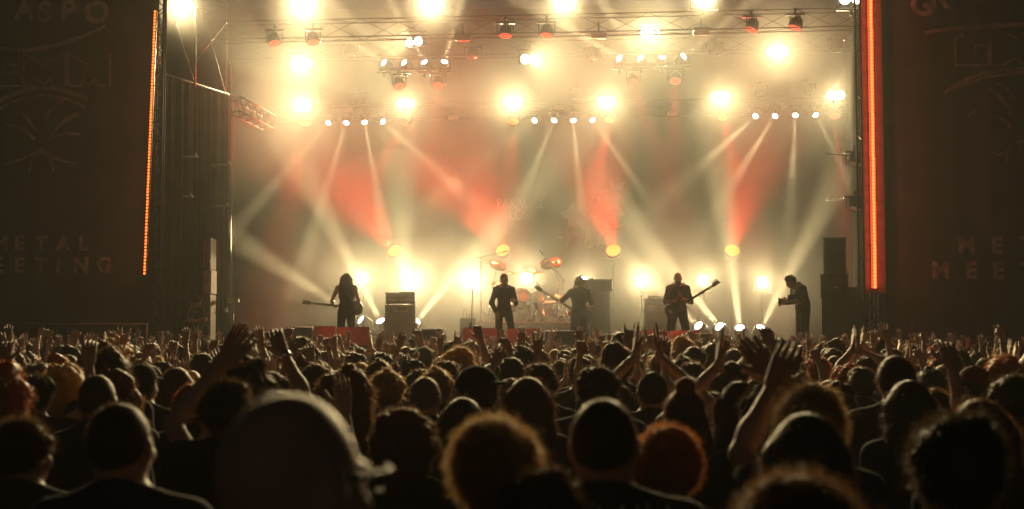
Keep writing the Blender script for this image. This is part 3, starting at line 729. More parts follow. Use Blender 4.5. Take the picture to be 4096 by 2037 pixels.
def blinder(px, py, Y, d, power, label, group, up=1, roll=0., twin=True, lr=.115):
    p = at2(px, py, Y); d = (Vector((p.x * .35, 4 if twin else -6, 1.7)) - p).normalized() if abs(d[0]) < .1 else Vector(d)
    e = empty('blinder_lamp', p, label, 'stage lamp', group); R = frame_z(d) @ Matrix.Rotation(roll, 4, 'Z')
    offs = (-.125, .125) if twin else (0,)
    m = MB(); m.X = R
    if twin: m.box((0, 0, -.12), (.52, .27, .17), .03)
    else: m.lathe([(0, -.2), (lr * .5, -.19), (lr * .95, -.10), (lr * 1.03, -.02)], 24)
    m.build('housing', BLACKM, e, not twin)
    for x in offs:
        m = MB(); m.X = R @ Matrix.Translation((x, 0, -.03)); m.lathe([(lr * .5, -.02), (lr, .0), (lr + .012, .012), (lr + .014, -.03)], 20); m.build('bezel', BLACKM, e, True)
        m = MB(); m.X = R @ Matrix.Translation((x, 0, -.02)); m.disc((0, 0, 0), lr, 20, .03); m.build('lens', GLOW_W, e, True)
    yoke_base(e, R, up, .26 if twin else .2, .24, False)
    spot(e, R @ Vector((0, 0, .07)), d, power, WHITE, 68, 1., .06)
def mover(px, py, Y, d, power, label, group, up=1, lr=.075, ang=8., col=WHITE, glow=None, blend=.5, name='beam_lamp'):
    p = at2(px, py, Y); e = empty(name, p, label, 'stage lamp', group); R = frame_z(d)
    m = MB(); m.X = R; m.lathe([(0, -.30), (lr * .9, -.29), (lr * 1.25, -.24), (lr * 1.35, -.10), (lr * 1.2, -.02), (lr * 1.12, .015), (lr, .015), (lr, -.01)], 20); m.build('head', BLACKM, e, True)
    m = MB(); m.X = R; m.disc((0, 0, 0), lr, 20, lr * .25); m.build('lens', glow or mat('dark lens glass', (.12, .12, .13), .1, .3), e, True)
    yoke_base(e, R, up, lr * 1.35, .25, name == 'beam_lamp' and power > 0 and p.z < 5)
    if power: spot(e, R @ Vector((0, 0, .05)), d, power, col, ang, blend, lr * .6)
    return e
def par(px, py, Y, d, power, label, group, up=1, lr=.13, ang=25., glow=None, blend=.7):
    p = at2(px, py, Y); e = empty('wash_lamp', p, label, 'stage lamp', group); R = frame_z(d)
    m = MB(); m.X = R; m.lathe([(0, -.24), (lr * .55, -.235), (lr * .95, -.17), (lr * 1.12, -.06), (lr * 1.14, .02), (lr * 1.02, .02), (lr, 0)], 24); m.build('head', BLACKM, e, True)
    m = MB(); m.X = R; m.disc((0, 0, .024), lr, 24, .012); m.build('lens', glow or GLOW_R, e, True)
    yoke_base(e, R, up, lr * 1.15, .27, False)
    if power: spot(e, R @ Vector((0, 0, .06)), d, power, RED, ang, blend, lr * .5)
BP = 1550 * KW
rowt = [(456, 15), (765, 10), (1085, 5), (1418, 0), (1770, -5), (2141, -3)]
for i, (x, y) in enumerate(rowt): blinder(x, y, Yt(x, 29.6), (0, -1, -.22), BP * 2.2, f'glaring twin white lamp on the top row, {nth(i, 6)}', 'top row of white lamps', -1 if i else 1)
for i, (x, y) in enumerate([(758, 160), (1040, 105), (1333, 150), (1635, 82), (1955, 130)]):
    blinder(x, y, Yt(x, 33.4), (-.5 if i == 1 else (.45 if i == 2 else 0), -1, -.22), BP * (1.3 if i in (1, 2) else 1.7), f'glaring twin white lamp on the middle truss, {nth(i, 5)}', 'white lamps on the middle truss')
for i, (x, y) in enumerate([(760, 263), (1020, 262), (1290, 257), (1525, 255), (1812, 245), (2102, 240)]):
    blinder(x, y, Yt(x, 37), (0, -1, -.18), BP * (2.0 if i == 0 else 1.5), f'glaring twin white lamp on the rear truss, {nth(i, 6)}', 'white lamps on the rear truss', -1)
flo = [(912, 700, 1.5), (1040, 705, 2.2), (1190, 705, 2.2), (1325, 700, 1.2), (1468, 706, .8), (1613, 708, 1.6), (1768, 706, 1.1), (1918, 710, 1.5)]
for i, (x, y, k) in enumerate(flo):
    Y = Yt(x, 37.) if i != 4 else 36.2
    blinder(x, y, Y, (0, -1, .03), BP * k * .85, f'glaring round white lamp low behind the band, {nth(i, 8)}', 'white lamps low behind the band', -1, twin=False, lr=.15 if i != 4 else .11)
    p = at2(x, y, Y); e = empty('lamp_pole', (p.x, p.y + .10, ZS), f'black pole carrying the low white lamp, {nth(i, 8)}', 'pole', 'poles of the low white lamps')
    MB().cyl((0, 0, 0), (0, 0, p.z - ZS - .32), .025, n=8).build('pole', BLACKM, e, True); MB().cyl((0, 0, 0), (0, 0, .03), .22, n=16).build('foot_plate', BLACKM, e)
BM = 19000 * KW
UG = [(966, 158, -2.1), (1017, 158, -1.6), (1068, 157, -.63), (1118, 156, .39)], [(1558, 147, -3.1), (1612, 146, -1.07), (1666, 145, -.02), (1719, 142, 1.47)]
for gi, gg in enumerate(UG):
    for i, (x, y, sx) in enumerate(gg):
        L = math.hypot(sx, 1); mover(x, y, Yt(x, 33.2), (sx / L, -1.1, 1 / L), BM * 1.9, f'small white beam lamp shining upwards, {nth(i, 4)} of the {("left", "right")[gi]} four', 'beam lamps shining upwards', -1, glow=GLOW_B, lr=.085)
    a = at2(gg[0][0] - 12, gg[0][1] + 17, Yt(gg[0][0], 33.2)); b = at2(gg[3][0] + 16, gg[3][1] + 17, Yt(gg[3][0], 33.2))
    e = empty('lamp_bar', a, f'horizontal bar under the {("left", "right")[gi]} four upward beam lamps', 'bar', 'bars under the beam lamps'); m = MB(); m.X = frame_z(b - a); m.box((0, 0, (b - a).length / 2), (.05, .08, (b - a).length), .01); m.build('bar', DARKT, e)
LG = [(826, 309, -.55), (871, 309, -.12), (917, 308, .27), (963, 306, 1.0)], [(1345, 303, -1.0), (1394, 303, -.38), (1442, 303, .03), (1491, 302, .5)], [(1901, 292, -1.1), (1950, 292, -.75), (2001, 290, -.27), (2052, 289, .18)]
for gi, gg in enumerate(LG):
    for i, (x, y, sx) in enumerate(gg):
        L = math.hypot(sx, 1); mover(x, y, Yt(x, 37), (sx / L, -1.0, -1 / L), BM * (1.25 if gi == 0 else .95), f'small white beam lamp shining down, {nth(i, 4)} of the {("left", "centre", "right")[gi]} four', 'beam lamps shining down', 1, glow=GLOW_B, lr=.08, ang=5.5)
RP = 10000 * KR
FR = [(691, 107, -.35, 1), (788, 105, .15, 1), (1271, 88, -.25, 1), (1375, 87, .15, 1), (1890, 73, -.35, 1), (2000, 68, .2, 1)]
WX = [808, 887, 1207, 1315, 1645, 1735]         # wedges they light
for i, (x, y, sx, k) in enumerate(FR):
    p = at2(x, y, Yt(x, 30)); t = at2(WX[i], 838, 28.55); par(x, y, Yt(x, 30), (t - p).normalized(), RP * .18, f'red wash lamp on the front truss, {nth(i, 6)}', 'red lamps on the front truss', ang=12, lr=.135)
for i, (x, y, sx) in enumerate([(1004, 216, .6), (1103, 214, -.1), (1593, 205, .45), (1699, 202, -.2)]):
    par(x, y, Yt(x, 33.2), (sx * .5, -.55, -1), RP * .55, f'red wash lamp on the middle truss, {nth(i, 4)}', 'red lamps on the middle truss', ang=18, lr=.135)
for i, (x, y, sx) in enumerate([(768, 310, -.08), (1018, 308, -.45), (1291, 305, -.02), (1533, 300, -.25), (1819, 295, .1), (2100, 290, .0)]):
    par(x, y, Yt(x, 37), (sx, -.6, -1), RP * .95, f'red wash lamp on the rear truss, {nth(i, 6)}', 'red lamps on the rear truss', ang=20, lr=.14, glow=GLOW_R if i in (0, 1, 5) else GLOW_O)
for i, (x, y, sx, ang) in enumerate([(993, 632, -.55, 46), (1265, 631, -.45, 48), (1543, 631, -.3, 36), (1842, 631, .0, 36)]):
    Y = Yt(x, 37.4); par(x, y, Y, (sx * 1.2, -1.6, 1.0), RP * (1.1, 1.1, .75, .75)[i], f'amber glowing LED lamp on a tall pole above the band, {nth(i, 4)}', 'amber LED lamps above the band', -1, lr=.19, ang=ang, glow=GLOW_Y, blend=1.)
    p = at2(x, y, Y); e = empty('lamp_pole', (p.x, p.y + .10, ZS), f'tall black pole under the amber LED lamp, {nth(i, 4)}', 'pole', 'poles of the amber lamps')
    MB().cyl((0, 0, 0), (0, 0, p.z - ZS - .38), .025, n=8).build('pole', BLACKM, e, True); MB().cyl((0, 0, 0), (0, 0, .03), .25, n=16).build('foot_plate', BLACKM, e)
FL = [(908, 805, (-1.47, -1.0, 1), 1.6), (957, 808, (-.45, -.8, 1), 3.2), (1047, 808, (.94, -.9, 1), 3.2), (1757, 820, (-1.2, -1.1, 1), 1.6), (1810, 822, (-1.0, -1.1, 1), 2.4), (1861, 825, (-.27, -.9, 1), 2.4), (1914, 825, (.37, -.9, 1), 2.4)]
for i, (x, y, d, k) in enumerate(FL):
    Y = 33.6 if i < 3 else 31.6; p = at2(x, y, Y); mover(x, y, Y, Vector(d).normalized(), BM * k * 1.7, f'bright white beam lamp on a box near the deck, {nth(i, 7)}', 'beam lamps near the deck', -1, glow=GLOW_B, lr=.11, ang=12, blend=1.)
    e = empty('lamp_box', (p.x, p.y, ZS), f'low black box under the deck beam lamp, {nth(i, 7)}', 'box', 'boxes under the deck lamps'); hh = max(.05, p.z - ZS - .37); MB().box((0, 0, hh / 2), (.5, .45, hh), .015).build('box', BLACK, e)
mover(1022, 790, 36.2, Vector((-.05, -.12, 1)).normalized(), BM * 7, 'white beam lamp shining straight up behind the left amplifier', None, -1, glow=GLOW_B, lr=.12, ang=22, blend=1.)
# lamps that are switched off
OFF = [(1190, 145, 33.2, (0, -.3, -1)), (1490, 148, 33.2, (0, -.3, -1)), (1797, 135, 33.2, (0, -.2, -1)), (2105, 125, 33.2, (0, -.2, -1)), (800, 255, 37, (0, -.2, -1)), (905, 258, 37, (0, -.3, -1)), (1336, 250, 37, (0, -.2, -1)), (1452, 250, 37, (0, -.2, -1)), (1912, 240, 37, (0, -.2, -1)), (2033, 236, 37, (0, -.2, -1)), (1000 - 120, 140, 33.2, (0, -.3, -1))]
for i, (x, y, Y, d) in enumerate(OFF):
    mover(x, y, Yt(x, Y), d, 0, f'dark unlit moving lamp hanging in the haze, {("middle", "rear")[Y > 35]} truss, near x {x * 100 // 2576} percent'.replace(f'near x {x * 100 // 2576} percent', f'{ORD[sorted(q[0] for q in OFF if (q[2] > 35) == (Y > 35)).index(x)]} from left'), 'unlit moving lamps on the trusses', lr=.13, name='moving_lamp')
SIDE = [(425, 398, 28.9, (1, -.5, -.9), 'left'), (412, 498, 28.9, (.6, -.5, -1), 'left'), (512, 418, 30.2, (1, -.2, -1), 'left'), (507, 522, 30.2, (1, -.2, -1), 'left'), (2150, 392, 29.6, (-.3, -.3, -1), 'right'), (2150, 505, 29.6, (-.3, -.3, -1), 'right')]
for i, (x, y, Y, d, sd) in enumerate(SIDE):
    k = [q for q in SIDE if q[4] == sd]; j = k.index(SIDE[i])
    lab = ('upper outer', 'lower outer', 'upper inner', 'lower inner', 'upper', 'lower')[i]
    mover(x, y + 20, Y, Vector(d).normalized(), 0, f'{lab} unlit lamp on a cross bar at the {sd} side of the stage', 'unlit lamps at the stage sides', lr=.13, name='moving_lamp', glow=mat('pale lens glass', (.55, .55, .5), .2))
    p = at2(x, y - 3, Y); e = empty('cross_bar', p, f'horizontal metal bar above the {lab} side lamp, {sd} side', 'bar', 'cross bars at the stage sides'); q = Vector((.62 if sd == 'left' else -.62, 0, 0))
    m = MB(); m.cyl(-q * .6, q, .024, n=8); m.build('bar', ALU, e, True)
    for t in (-.5, .0, .9): MB().box(q * t + Vector((0, 0, .04)), (.04, .06, .09), .005).build('clamp', ALU, e)
PANEL = mat('strobe front', (.55, .36, .28), .5)
for i, (px, py, Y) in enumerate([(2395, 138, 30), (2805, 125, 30), (1850, 148, 30), (2235, 430, 36.8), (2690, 455, 36.8), (1815, 470, 36.8), (3140, 423, 36.8), (1390, 440, 36.8)]):
    e = empty('strobe_lamp', at(px, py, Y), f'small flat unlit strobe lamp on the {"front" if Y == 30 else "rear"} truss, {ORD[i % 3 if i < 3 else i - 3]} of its row', 'stage lamp', 'unlit strobe lamps')
    MB().box((0, .06, 0), (.34, .12, .16), .015).build('housing', BLACKM, e); MB().box((0, -.006, 0), (.30, .012, .12)).build('front', PANEL, e)
    MB().cyl((0, .06, .08), (0, .06, .30), .02, n=6).build('bracket', BLACKM, e)
# ---------------------------------------------------------------- monitors, amplifiers, drums
def wedge(x0, x1, y, Y, sloped, label):
    a = at2(x0, y, Y); b = at2(x1, y, Y); w = b.x - a.x; zb = ZS + .202; h = a.z - zb
    e = empty('monitor_wedge', ((a.x + b.x) / 2, Y, zb), label, 'monitor speaker', 'stage monitors along the front edge')
    prof = [(-.30, 0), (-.30, .06), (-.05, h), (.06, h), (.30, .10), (.30, 0)] if sloped else [(-.30, 0), (-.30, h * .97), (-.02, h), (.30, .12), (.30, 0)]
    m = MB(); m.X = Matrix(((0, 0, 1, -w / 2), (1, 0, 0, 0), (0, 1, 0, 0), (0, 0, 0, 1)))
    m.prism(prof, 0, w); m.build('cabinet', mat('grey painted speaker cabinet', (.14, .13, .125), .6, bump=.3, bscale=200), e)
    g0, g1 = (prof[3], prof[4]) if sloped else (prof[2], prof[3])
    m = MB(); ny, nz = g0[1] - g1[1], g1[0] - g0[0]; L = math.hypot(ny, nz); o = (ny / L * .012, nz / L * .012)
    m.add([(-w / 2 + .03, g0[0] + o[0], g0[1] + o[1]), (w / 2 - .03, g0[0] + o[0], g0[1] + o[1]), (w / 2 - .03, g1[0] + o[0], g1[1] + o[1]), (-w / 2 + .03, g1[0] + o[0], g1[1] + o[1])], [(0, 1, 2, 3)]); m.build('grille', GRILLE, e)
    for s in (-1, 1): MB().box((s * (w / 2 + .004), .02, h * .45), (.012, .16, .05), .004).build('handle', BLACKM, e)
for x0, x1, y, Y, sl, lab in [(770, 845, 821, 28.72, 1, 'red-lit monitor wedge half hidden behind the dark one at left'), (851, 930, 823, 28.55, 1, 'red-lit monitor wedge below the long-haired guitarist'), (1165, 1250, 826, 28.55, 1, 'red-lit monitor wedge left of the singer'),
                              (1275, 1355, 827, 28.55, 1, 'red-lit monitor wedge right of the singer'), (1612, 1681, 832, 28.6, 1, 'red-lit monitor wedge left of the bald guitarist'), (1686, 1760, 832, 28.68, 1, 'red-lit monitor wedge below the bald guitarist'),
                              (720, 790, 822, 28.35, 0, 'dark monitor wedge furthest left on the stage edge'), (1040, 1115, 827, 28.4, 0, 'dark monitor wedge in front of the left amplifier'), (1370, 1442, 832, 28.4, 0, 'dark monitor wedge below the bass player'), (1721, 1792, 839, 28.33, 0, 'dark monitor wedge furthest right on the stage edge')]:
    wedge(x0, x1, y, Y, sl, lab)
def cabinet(x0, x1, yt, zb, Y, dep, label, name='speaker_cabinet', cat='amplifier', grille=True, mt=None, zt=None, rz=0.):
    a = at2(x0, yt, Y); b = at2(x1, yt, Y); w = b.x - a.x; zt = zt or a.z; h = zt - zb
    e = empty(name, ((a.x + b.x) / 2, Y + dep / 2, zb), label, cat)
    e.rotation_euler = (0, 0, rz)
    MB().box((0, 0, h / 2), (w, dep, h), .018).build('case', mt or TOLEX, e)
    if grille:
        MB().box((0, -dep / 2 - .002, h / 2), (w - .07, .012, h - .07), .004).build('grille', GRILLE, e)
        for s in (-1, 1):
            for t in (-1, 1): MB().box((s * (w / 2 - .015), -dep / 2 + .01, h / 2 + t * (h / 2 - .015)), (.04, .04, .04), .006).build('corner', BLACKM, e)
    return e, w, h
e, w, h = cabinet(965, 1050, 812, ZS, 31.45, .5, 'low black flight case under the left amplifier stack', 'flight_case', 'case', False); zc = ZS + h
e, w, h = cabinet(968, 1045, 767, zc, 31.5, .36, 'black guitar speaker cabinet with white script logo at left'); zc += h
m = MB(); text_mb(m, 'Marshall', .10, -.16, h * .6, -.36 / 2 - .012, .001, .35); m.build('logo', mat('white script plastic', (.45, .45, .42), .4), e)
for s in (-1, 1): MB().box((s * w * .4, 0, h + .013), (.06, .2, .026)).build('foot', BLACKM, e)
e, w, h = cabinet(970, 1044, 736, zc + .028, 31.5, .3, 'black amplifier head on top of the left speaker cabinet', 'guitar_amplifier'); MB().box((0, -.163, h * .32), (w - .1, .012, .07)).build('control_panel', mat('amp panel', (.3, .27, .2), .35, .6), e)
for i in range(7): MB().cyl((-.22 + i * .07, -.168, h * .32), (-.22 + i * .07, -.185, h * .32), .012, n=8).build('knob', BLACKM, e)
MB().box((.14, 0, h + .012), (.36, .2, .022), .006).build('tray', BLACKM, e)
e, w, h = cabinet(1452, 1534, 731, ZS, 32.4, .42, 'tall bass speaker cabinet right of the bass player'); zc = ZS + h
e, w, h = cabinet(1466, 1540, 703, zc + .004, 32.4, .4, 'bass amplifier rack on the tall bass cabinet', 'amplifier_rack'); MB().box((w / 2 + .004, -.06, h * .5), (.010, .26, h * .8), .003).build('side_panel', mat('white case side', (.7, .68, .6), .5), e); MB().cyl((-.1, 0, h), (-.1, 0, h + .04), .05, n=12).build('tuner', BLACKM, e)
e, w, h = cabinet(1620, 1702, 781, ZS, 32.6, .4, 'black speaker cabinet behind the bald guitarist'); zc = ZS + h
e, w, h = cabinet(1621, 1700, 752, zc + .012, 32.6, .32, 'amplifier head with folded towel behind the bald guitarist', 'guitar_amplifier'); MB().box((0, -.17, h * .28), (w - .1, .012, .05)).build('control_panel', MATS['amp panel'], e)
m = MB(); rr = random.Random(2)
for i in range(9): m.ball((-.24 + i * .045 + rr.uniform(-.02, .02), 0, h + .02), (.06, .11, .035 + rr.uniform(0, .03)), 10, 6)
m.build('towel', mat('grey towel', (.3, .28, .24), .95), e, True)
e, w, h = cabinet(1157, 1197, 800, ZS, 31.6, .5, 'small black effects case left of the drum riser', 'flight_case', 'case', False)
for i, (dx, hh) in enumerate([(-.12, .22), (-.06, .1), (.02, .14), (.1, .12)]): MB().tube([(dx, 0, h), (dx + .02, 0, h + hh), (dx + .07, 0, h + hh * .9), (dx + .09, 0, h)], .006, 5).build('cable', BLACKM, e)
# right side stack
e, w, h = cabinet(2080, 2180, 748, ZS, 29.0, .8, 'large black base crate under the speaker stack at right', 'flight_case', 'case', False, BLACK, rz=-.24); zc = ZS + h
e, w, h = cabinet(2075, 2143, 690, zc, 29.02, .7, 'wide black side speaker in the middle of the right stack', 'stage_speaker', 'speaker', rz=-.24); MB().box((.02, -.362, h * .45), (.09, .01, .03)).build('badge', mat('pale badge', (.5, .5, .5), .4), e); zc2 = zc + h
cabinet(2080, 2135, 597, zc2, 29.04, .6, 'tall dark speaker on top of the right stack', 'stage_speaker', 'speaker', rz=-.24)
lp_ = at2(2155, 745, 29.0); e = empty('laptop', (lp_.x, 29.3, zc + .002), 'open laptop on the crate beside the right speaker stack', 'laptop')
MB().box((0, 0, .012), (.3, .22, .02), .004).build('keyboard', BLACKM, e); m = MB(); m.X = Matrix.Translation((0, .11, .02)) @ Matrix.Rotation(-.25, 4, 'X'); m.box((0, 0, .11), (.3, .012, .21), .004); m.build('screen', mat('grey screen', (.12, .12, .13), .3), e)
# left edge: slim pale boxes seen from the side
zc = ZS
for i, (y, x0, x1, lab, mt) in enumerate([(740, 512, 530, 'lowest pale slim speaker box stacked at stage left', PLY), (679, 513, 532, 'middle pale slim speaker box stacked at stage left', mat('pale worn panel', (.52, .46, .34), .7)), (598, 514, 531, 'topmost darker slim speaker box stacked at stage left', mat('brown worn panel', (.17, .14, .10), .7))]):
    e, w, h = cabinet(x0, x1, y, zc, 29.2, .55, lab, 'stage_speaker', 'speaker', False, mt); zc += h + .001
    MB().box((0, -.278, h / 2), (w - .05, .008, h - .06)).build('panel', mt, e)
    for s in (-1, 1): MB().box((s * (w / 2 - .010), -.281, h / 2), (.016, .012, h - .02)).build('edge_trim', mat('pale edge trim', (.55, .5, .4), .5), e)
p = at2(587, 762, 30.2); e = empty('work_lamp', (p.x, 30.2, ZS), 'small pale work lamp on a stand at stage left', 'lamp')
for k in range(3): MB().cyl((0, 0, .35), (.3 * math.cos(k * 2.1), .3 * math.sin(k * 2.1), .01), .014, n=6).build('leg', ALU, e)
MB().cyl((0, 0, .2), (0, 0, p.z - ZS), .016, n=8).build('pole', ALU, e, True); MB().box((0, -.03, p.z - ZS + .05), (.26, .10, .09), .01).build('lamp_head', mat('pale lamp housing', (.6, .58, .5), .5), e); MB().box((-.15, -.02, p.z - ZS - .16), (.07, .06, .1), .008).build('switch_box', mat('white plastic', (.7, .7, .66), .5), e)
# railing along the left wing, crates at the right
ra = at(0, 1293, 27.2); e = empty('guard_rail', (ra.x - .6, 27.2, 0), 'thin metal guard rail in front of the left banner', 'railing')
x1 = at(590, 1300, 27.2).x - e.location.x; MB().cyl((0, 0, ra.z), (x1, 0, ra.z - .02), .022, n=8).build('top_rail', ALU, e, True); MB().cyl((0, 0, ra.z - .45), (x1, 0, ra.z - .47), .015, n=8).build('middle_rail', ALU, e, True)
for px in (-60, 55, 112, 170, 228, 272, 586): x = at(px, 1340, 27.2).x - e.location.x; MB().cyl((x, 0, 0), (x, 0, ra.z - .01), .022 if px in (272, 586) else .013, n=8).build('post', ALU, e, True)
MB().tube([(at(900 / 1.83, 1330, 27.2).x - e.location.x, -.02, ra.z - .05), (at(1010 / 1.83, 1330, 27.2).x - e.location.x, -.02, ra.z - .06)], .012, 6).build('tape', mat('yellow tape', (.5, .4, .03), .6), e)
for i, (px0, px1, py, lab) in enumerate([(3925, 4090, 1346, 'black road case with metal edges at the right end of the barrier'), (3900, 3916, 1290, 'thin metal post beside the road case at far right'), (3640, 3660, 1280, 'thin metal post below the right banner')]):
    a = at(px0, py, 26.9); b = at(px1, py, 26.9); w = b.x - a.x
    if i == 0:
        e = empty('road_case', ((a.x + b.x) / 2, 27.1, 0), lab, 'case'); MB().box((0, 0, a.z / 2), (w, .5, a.z), .02).build('case', BLACK, e)
        for z in (a.z - .03, a.z - .30): MB().box((0, -.252, z), (w - .06, .012, .025)).build('metal_edge', ALU, e)
        for s in (-1, 1): MB().box((s * (w / 2 - .03), -.252, a.z - .165), (.025, .012, .24)).build('metal_edge', ALU, e)
    else:
        e = empty('barrier_post', ((a.x + b.x) / 2, 26.9, 0), lab, 'post'); MB().cyl((0, 0, 0), (0, 0, a.z), .02, n=8).build('post', DARKT, e, True); MB().box((0, 0, .02), (.2, .2, .04), .005).build('foot', DARKT, e)
e = empty('crowd_barrier', (0, 26.5, 0), 'low metal crowd barrier between the front row and the stage', 'barrier')
for k in range(16):
    x = -9.6 + k * 1.2; MB().box((x + .6, 0, .62), (1.16, .04, 1.0), .01).build('barrier_panel', ALU, e)
# drum riser and kit
ra_ = at2(1158, 810, 33.4); rb_ = at2(1452, 810, 33.4); ZR = ra_.z
e = empty('drum_riser', ((ra_.x + rb_.x) / 2, 34.6, ZS), 'wide black drum riser behind the singer', 'platform'); MB().box((0, 0, (ZR - ZS) / 2), (rb_.x - ra_.x, 2.4, ZR - ZS), .015).build('box', BLACK, e)
SHELL = mat('dark red drum shell', (.10, .012, .010), .2, var=.3); SKINW = mat('drum head', (.55, .5, .42), .5)
def drum(px, py, Y, r, L, d, label, legs=0, name='tom_drum'):
    p = at2(px, py, Y); e = empty(name, p, label, 'drum', 'drums of the kit'); R = frame_z(d)
    m = MB(); m.X = R; m.cyl((0, 0, -L / 2), (0, 0, L / 2), r, n=28, cap=False); m.build('shell', SHELL, e, True)
    for s in (-1, 1):
        m = MB(); m.X = R; m.cyl((0, 0, s * L / 2 - .015), (0, 0, s * L / 2 + .015), r + .012, n=28, cap=False); m.build('hoop', CHROME, e, True)
        m = MB(); m.X = R @ Matrix.Translation((0, 0, s * (L / 2 + .002))); m.disc((0, 0, 0), r, 28); m.build('drum_head', SKINW, e)
    for k in range(8):
        a = k * PI / 4; m = MB(); m.X = R; m.cyl((math.cos(a) * (r + .016), math.sin(a) * (r + .016), -L * .42), (math.cos(a) * (r + .016), math.sin(a) * (r + .016), L * .42), .008, n=5); m.build('lug', CHROME, e)
    for k in range(legs):
        a = k * 2.1 + .4; MB().cyl((math.cos(a) * (r + .02), math.sin(a) * (r + .02), .05), (math.cos(a) * (r + .05), math.sin(a) * (r + .05), ZR - p.z + .002), .012, n=6).build('leg', CHROME, e, True)
    if not legs and name == 'tom_drum': MB().cyl((0, r * .4, 0), (0, r * .4 + .25, ZR - p.z + .002), .018, n=8).build('mount_post', CHROME, e, True)
drum(1312, 752, 34.3, .20, .30, (.1, -.75, .6), 'dark red rack tom right of the singer\'s shoulder'); drum(1352, 758, 34.3, .18, .28, (-.05, -.7, .65), 'dark red rack tom nearer the bass player')
drum(1310, 788, 34.6, .28, .45, (0, -1, 0), 'dark bass drum standing behind the singer', 2, 'bass_drum'); drum(1378, 780, 34.4, .22, .40, (0, -.15, 1), 'dark floor tom at the right of the kit', 3, 'floor_tom'); drum(1285, 772, 34.5, .18, .16, (0, -.2, 1), 'snare drum hidden behind the singer\'s arm', 3, 'snare_drum')
def cymbal(px, py, Y, r, n, base, label, name='cymbal_stand'):
    p = at2(px, py, Y); b = at2(base, 808, Y); e = empty(name, (b.x, Y, ZR), label, 'cymbal', 'cymbals of the kit'); q = p - e.location; R = frame_z(n)
    m = MB(); m.X = Matrix.Translation(q) @ R; m.lathe([(.008, .034), (.05, .03), (.07, .014), (r * .6, .006), (r, -.008), (r, -.011), (r * .6, .002), (.07, .010), (.008, .030)], 32); m.build('cymbal', GOLD, e, True)
    MB().ball(q + R @ Vector((0, 0, .05)), .018, 8, 5).build('wing_nut', CHROME, e, True)
    mid = Vector((0, 0, q.z * .68)); MB().cyl((0, 0, .12), mid, .016, n=8).build('pole', CHROME, e, True); MB().cyl(mid, q, .011, n=8).build('boom', CHROME, e, True); MB().ball(mid, .03, 8, 6).build('joint', CHROME, e, True)
    for k in range(3): MB().cyl((0, 0, .38), (.27 * math.cos(k * 2.1 + .3), .27 * math.sin(k * 2.1 + .3), .012), .012, n=6).build('leg', CHROME, e, True)
cymbal(1252, 667, 34.2, .24, (.35, -.5, .75), 1240, 'tilted cymbal glinting above the singer\'s head'); cymbal(1385, 662, 34.3, .28, (-.12, -.62, .85), 1405, 'large crash cymbal under the overhead microphone'); cymbal(1346, 684, 34.5, .28, (.0, -.17, 1), 1350, 'flat ride cymbal in the middle of the kit')
cymbal(1284, 688, 34.6, .25, (.05, -.12, 1), 1275, 'faint flat cymbal behind the singer\'s head'); cymbal(1250, 712, 34.4, .20, (.0, -.2, 1), 1252, 'small cymbal left of the singer\'s shoulder'); cymbal(1398, 745, 34.2, .19, (0, -.15, 1), 1398, 'low splash cymbal at the right of the kit')
def mic_stand(px, py, Y, boom, label, z0, base=None):
    p = at2(px, py, Y); b = at2(base or px, 800, Y); e = empty('microphone_stand', (b.x, Y, z0), label, 'microphone stand'); q = p - e.location
    MB().cyl((0, 0, .02), q, .011, n=8).build('pole', CHROME if boom else BLACKM, e, True)
    if boom:
        t = [at2(x, y, Y) - e.location for x, y in boom]; MB().tube(t, .010, 6).build('boom', CHROME, e); d = (t[0] - t[1]).normalized() if len(t) > 1 else Vector((0, 0, 1)); MB().cyl(t[0], t[0] + d * .13, .018, n=8).build('microphone', BLACKM, e, True)
        for k in range(3): MB().cyl((0, 0, .3), (.3 * math.cos(k * 2.1), .3 * math.sin(k * 2.1), .012), .011, n=6).build('leg', BLACKM, e)
    else:
        MB().cyl((0, 0, 0), (0, 0, .03), .15, n=20).build('base', BLACKM, e); MB().cyl((0, 0, .62), (0, 0, .74), .018, n=8).build('clutch', BLACKM, e)
mic_stand(1189, 722, 29.2, None, 'straight black microphone stand left of the singer', ZS, 1183)
mic_stand(1210, 648, 33.9, [(1266, 634), (1198, 650)], 'tall overhead microphone stand left of the drums', ZR); mic_stand(1415, 702, 33.9, [(1366, 640), (1422, 710)], 'overhead microphone stand reaching over the crash cymbal', ZR)
# hardware and pedals on the riser
for i, (x, hgt) in enumerate([(1232, .3), (1262, .22), (1330, .28), (1365, .3), (1392, .2), (1425, .26)]):
    p = at2(x, 806, 33.9); e = empty('pedal_stand', (p.x, 33.9, ZR), f'low chrome drum hardware glinting on the riser, {nth(i, 6)}', 'drum hardware', 'low chrome hardware on the drum riser')
    for k in range(3): MB().cyl((0, 0, hgt), (.18 * math.cos(k * 2.1 + i), .18 * math.sin(k * 2.1 + i), .01), .012, n=6).build('leg', CHROME, e, True)
    MB().cyl((0, 0, .02), (0, 0, hgt * 1.7), .014, n=6).build('post', CHROME, e, True); MB().tube([(-.12, -.05, .02), (-.06, -.1, .14), (.02, -.1, .10), (.1, -.05, .02)], .012, 6).build('spring_arm', CHROME, e)

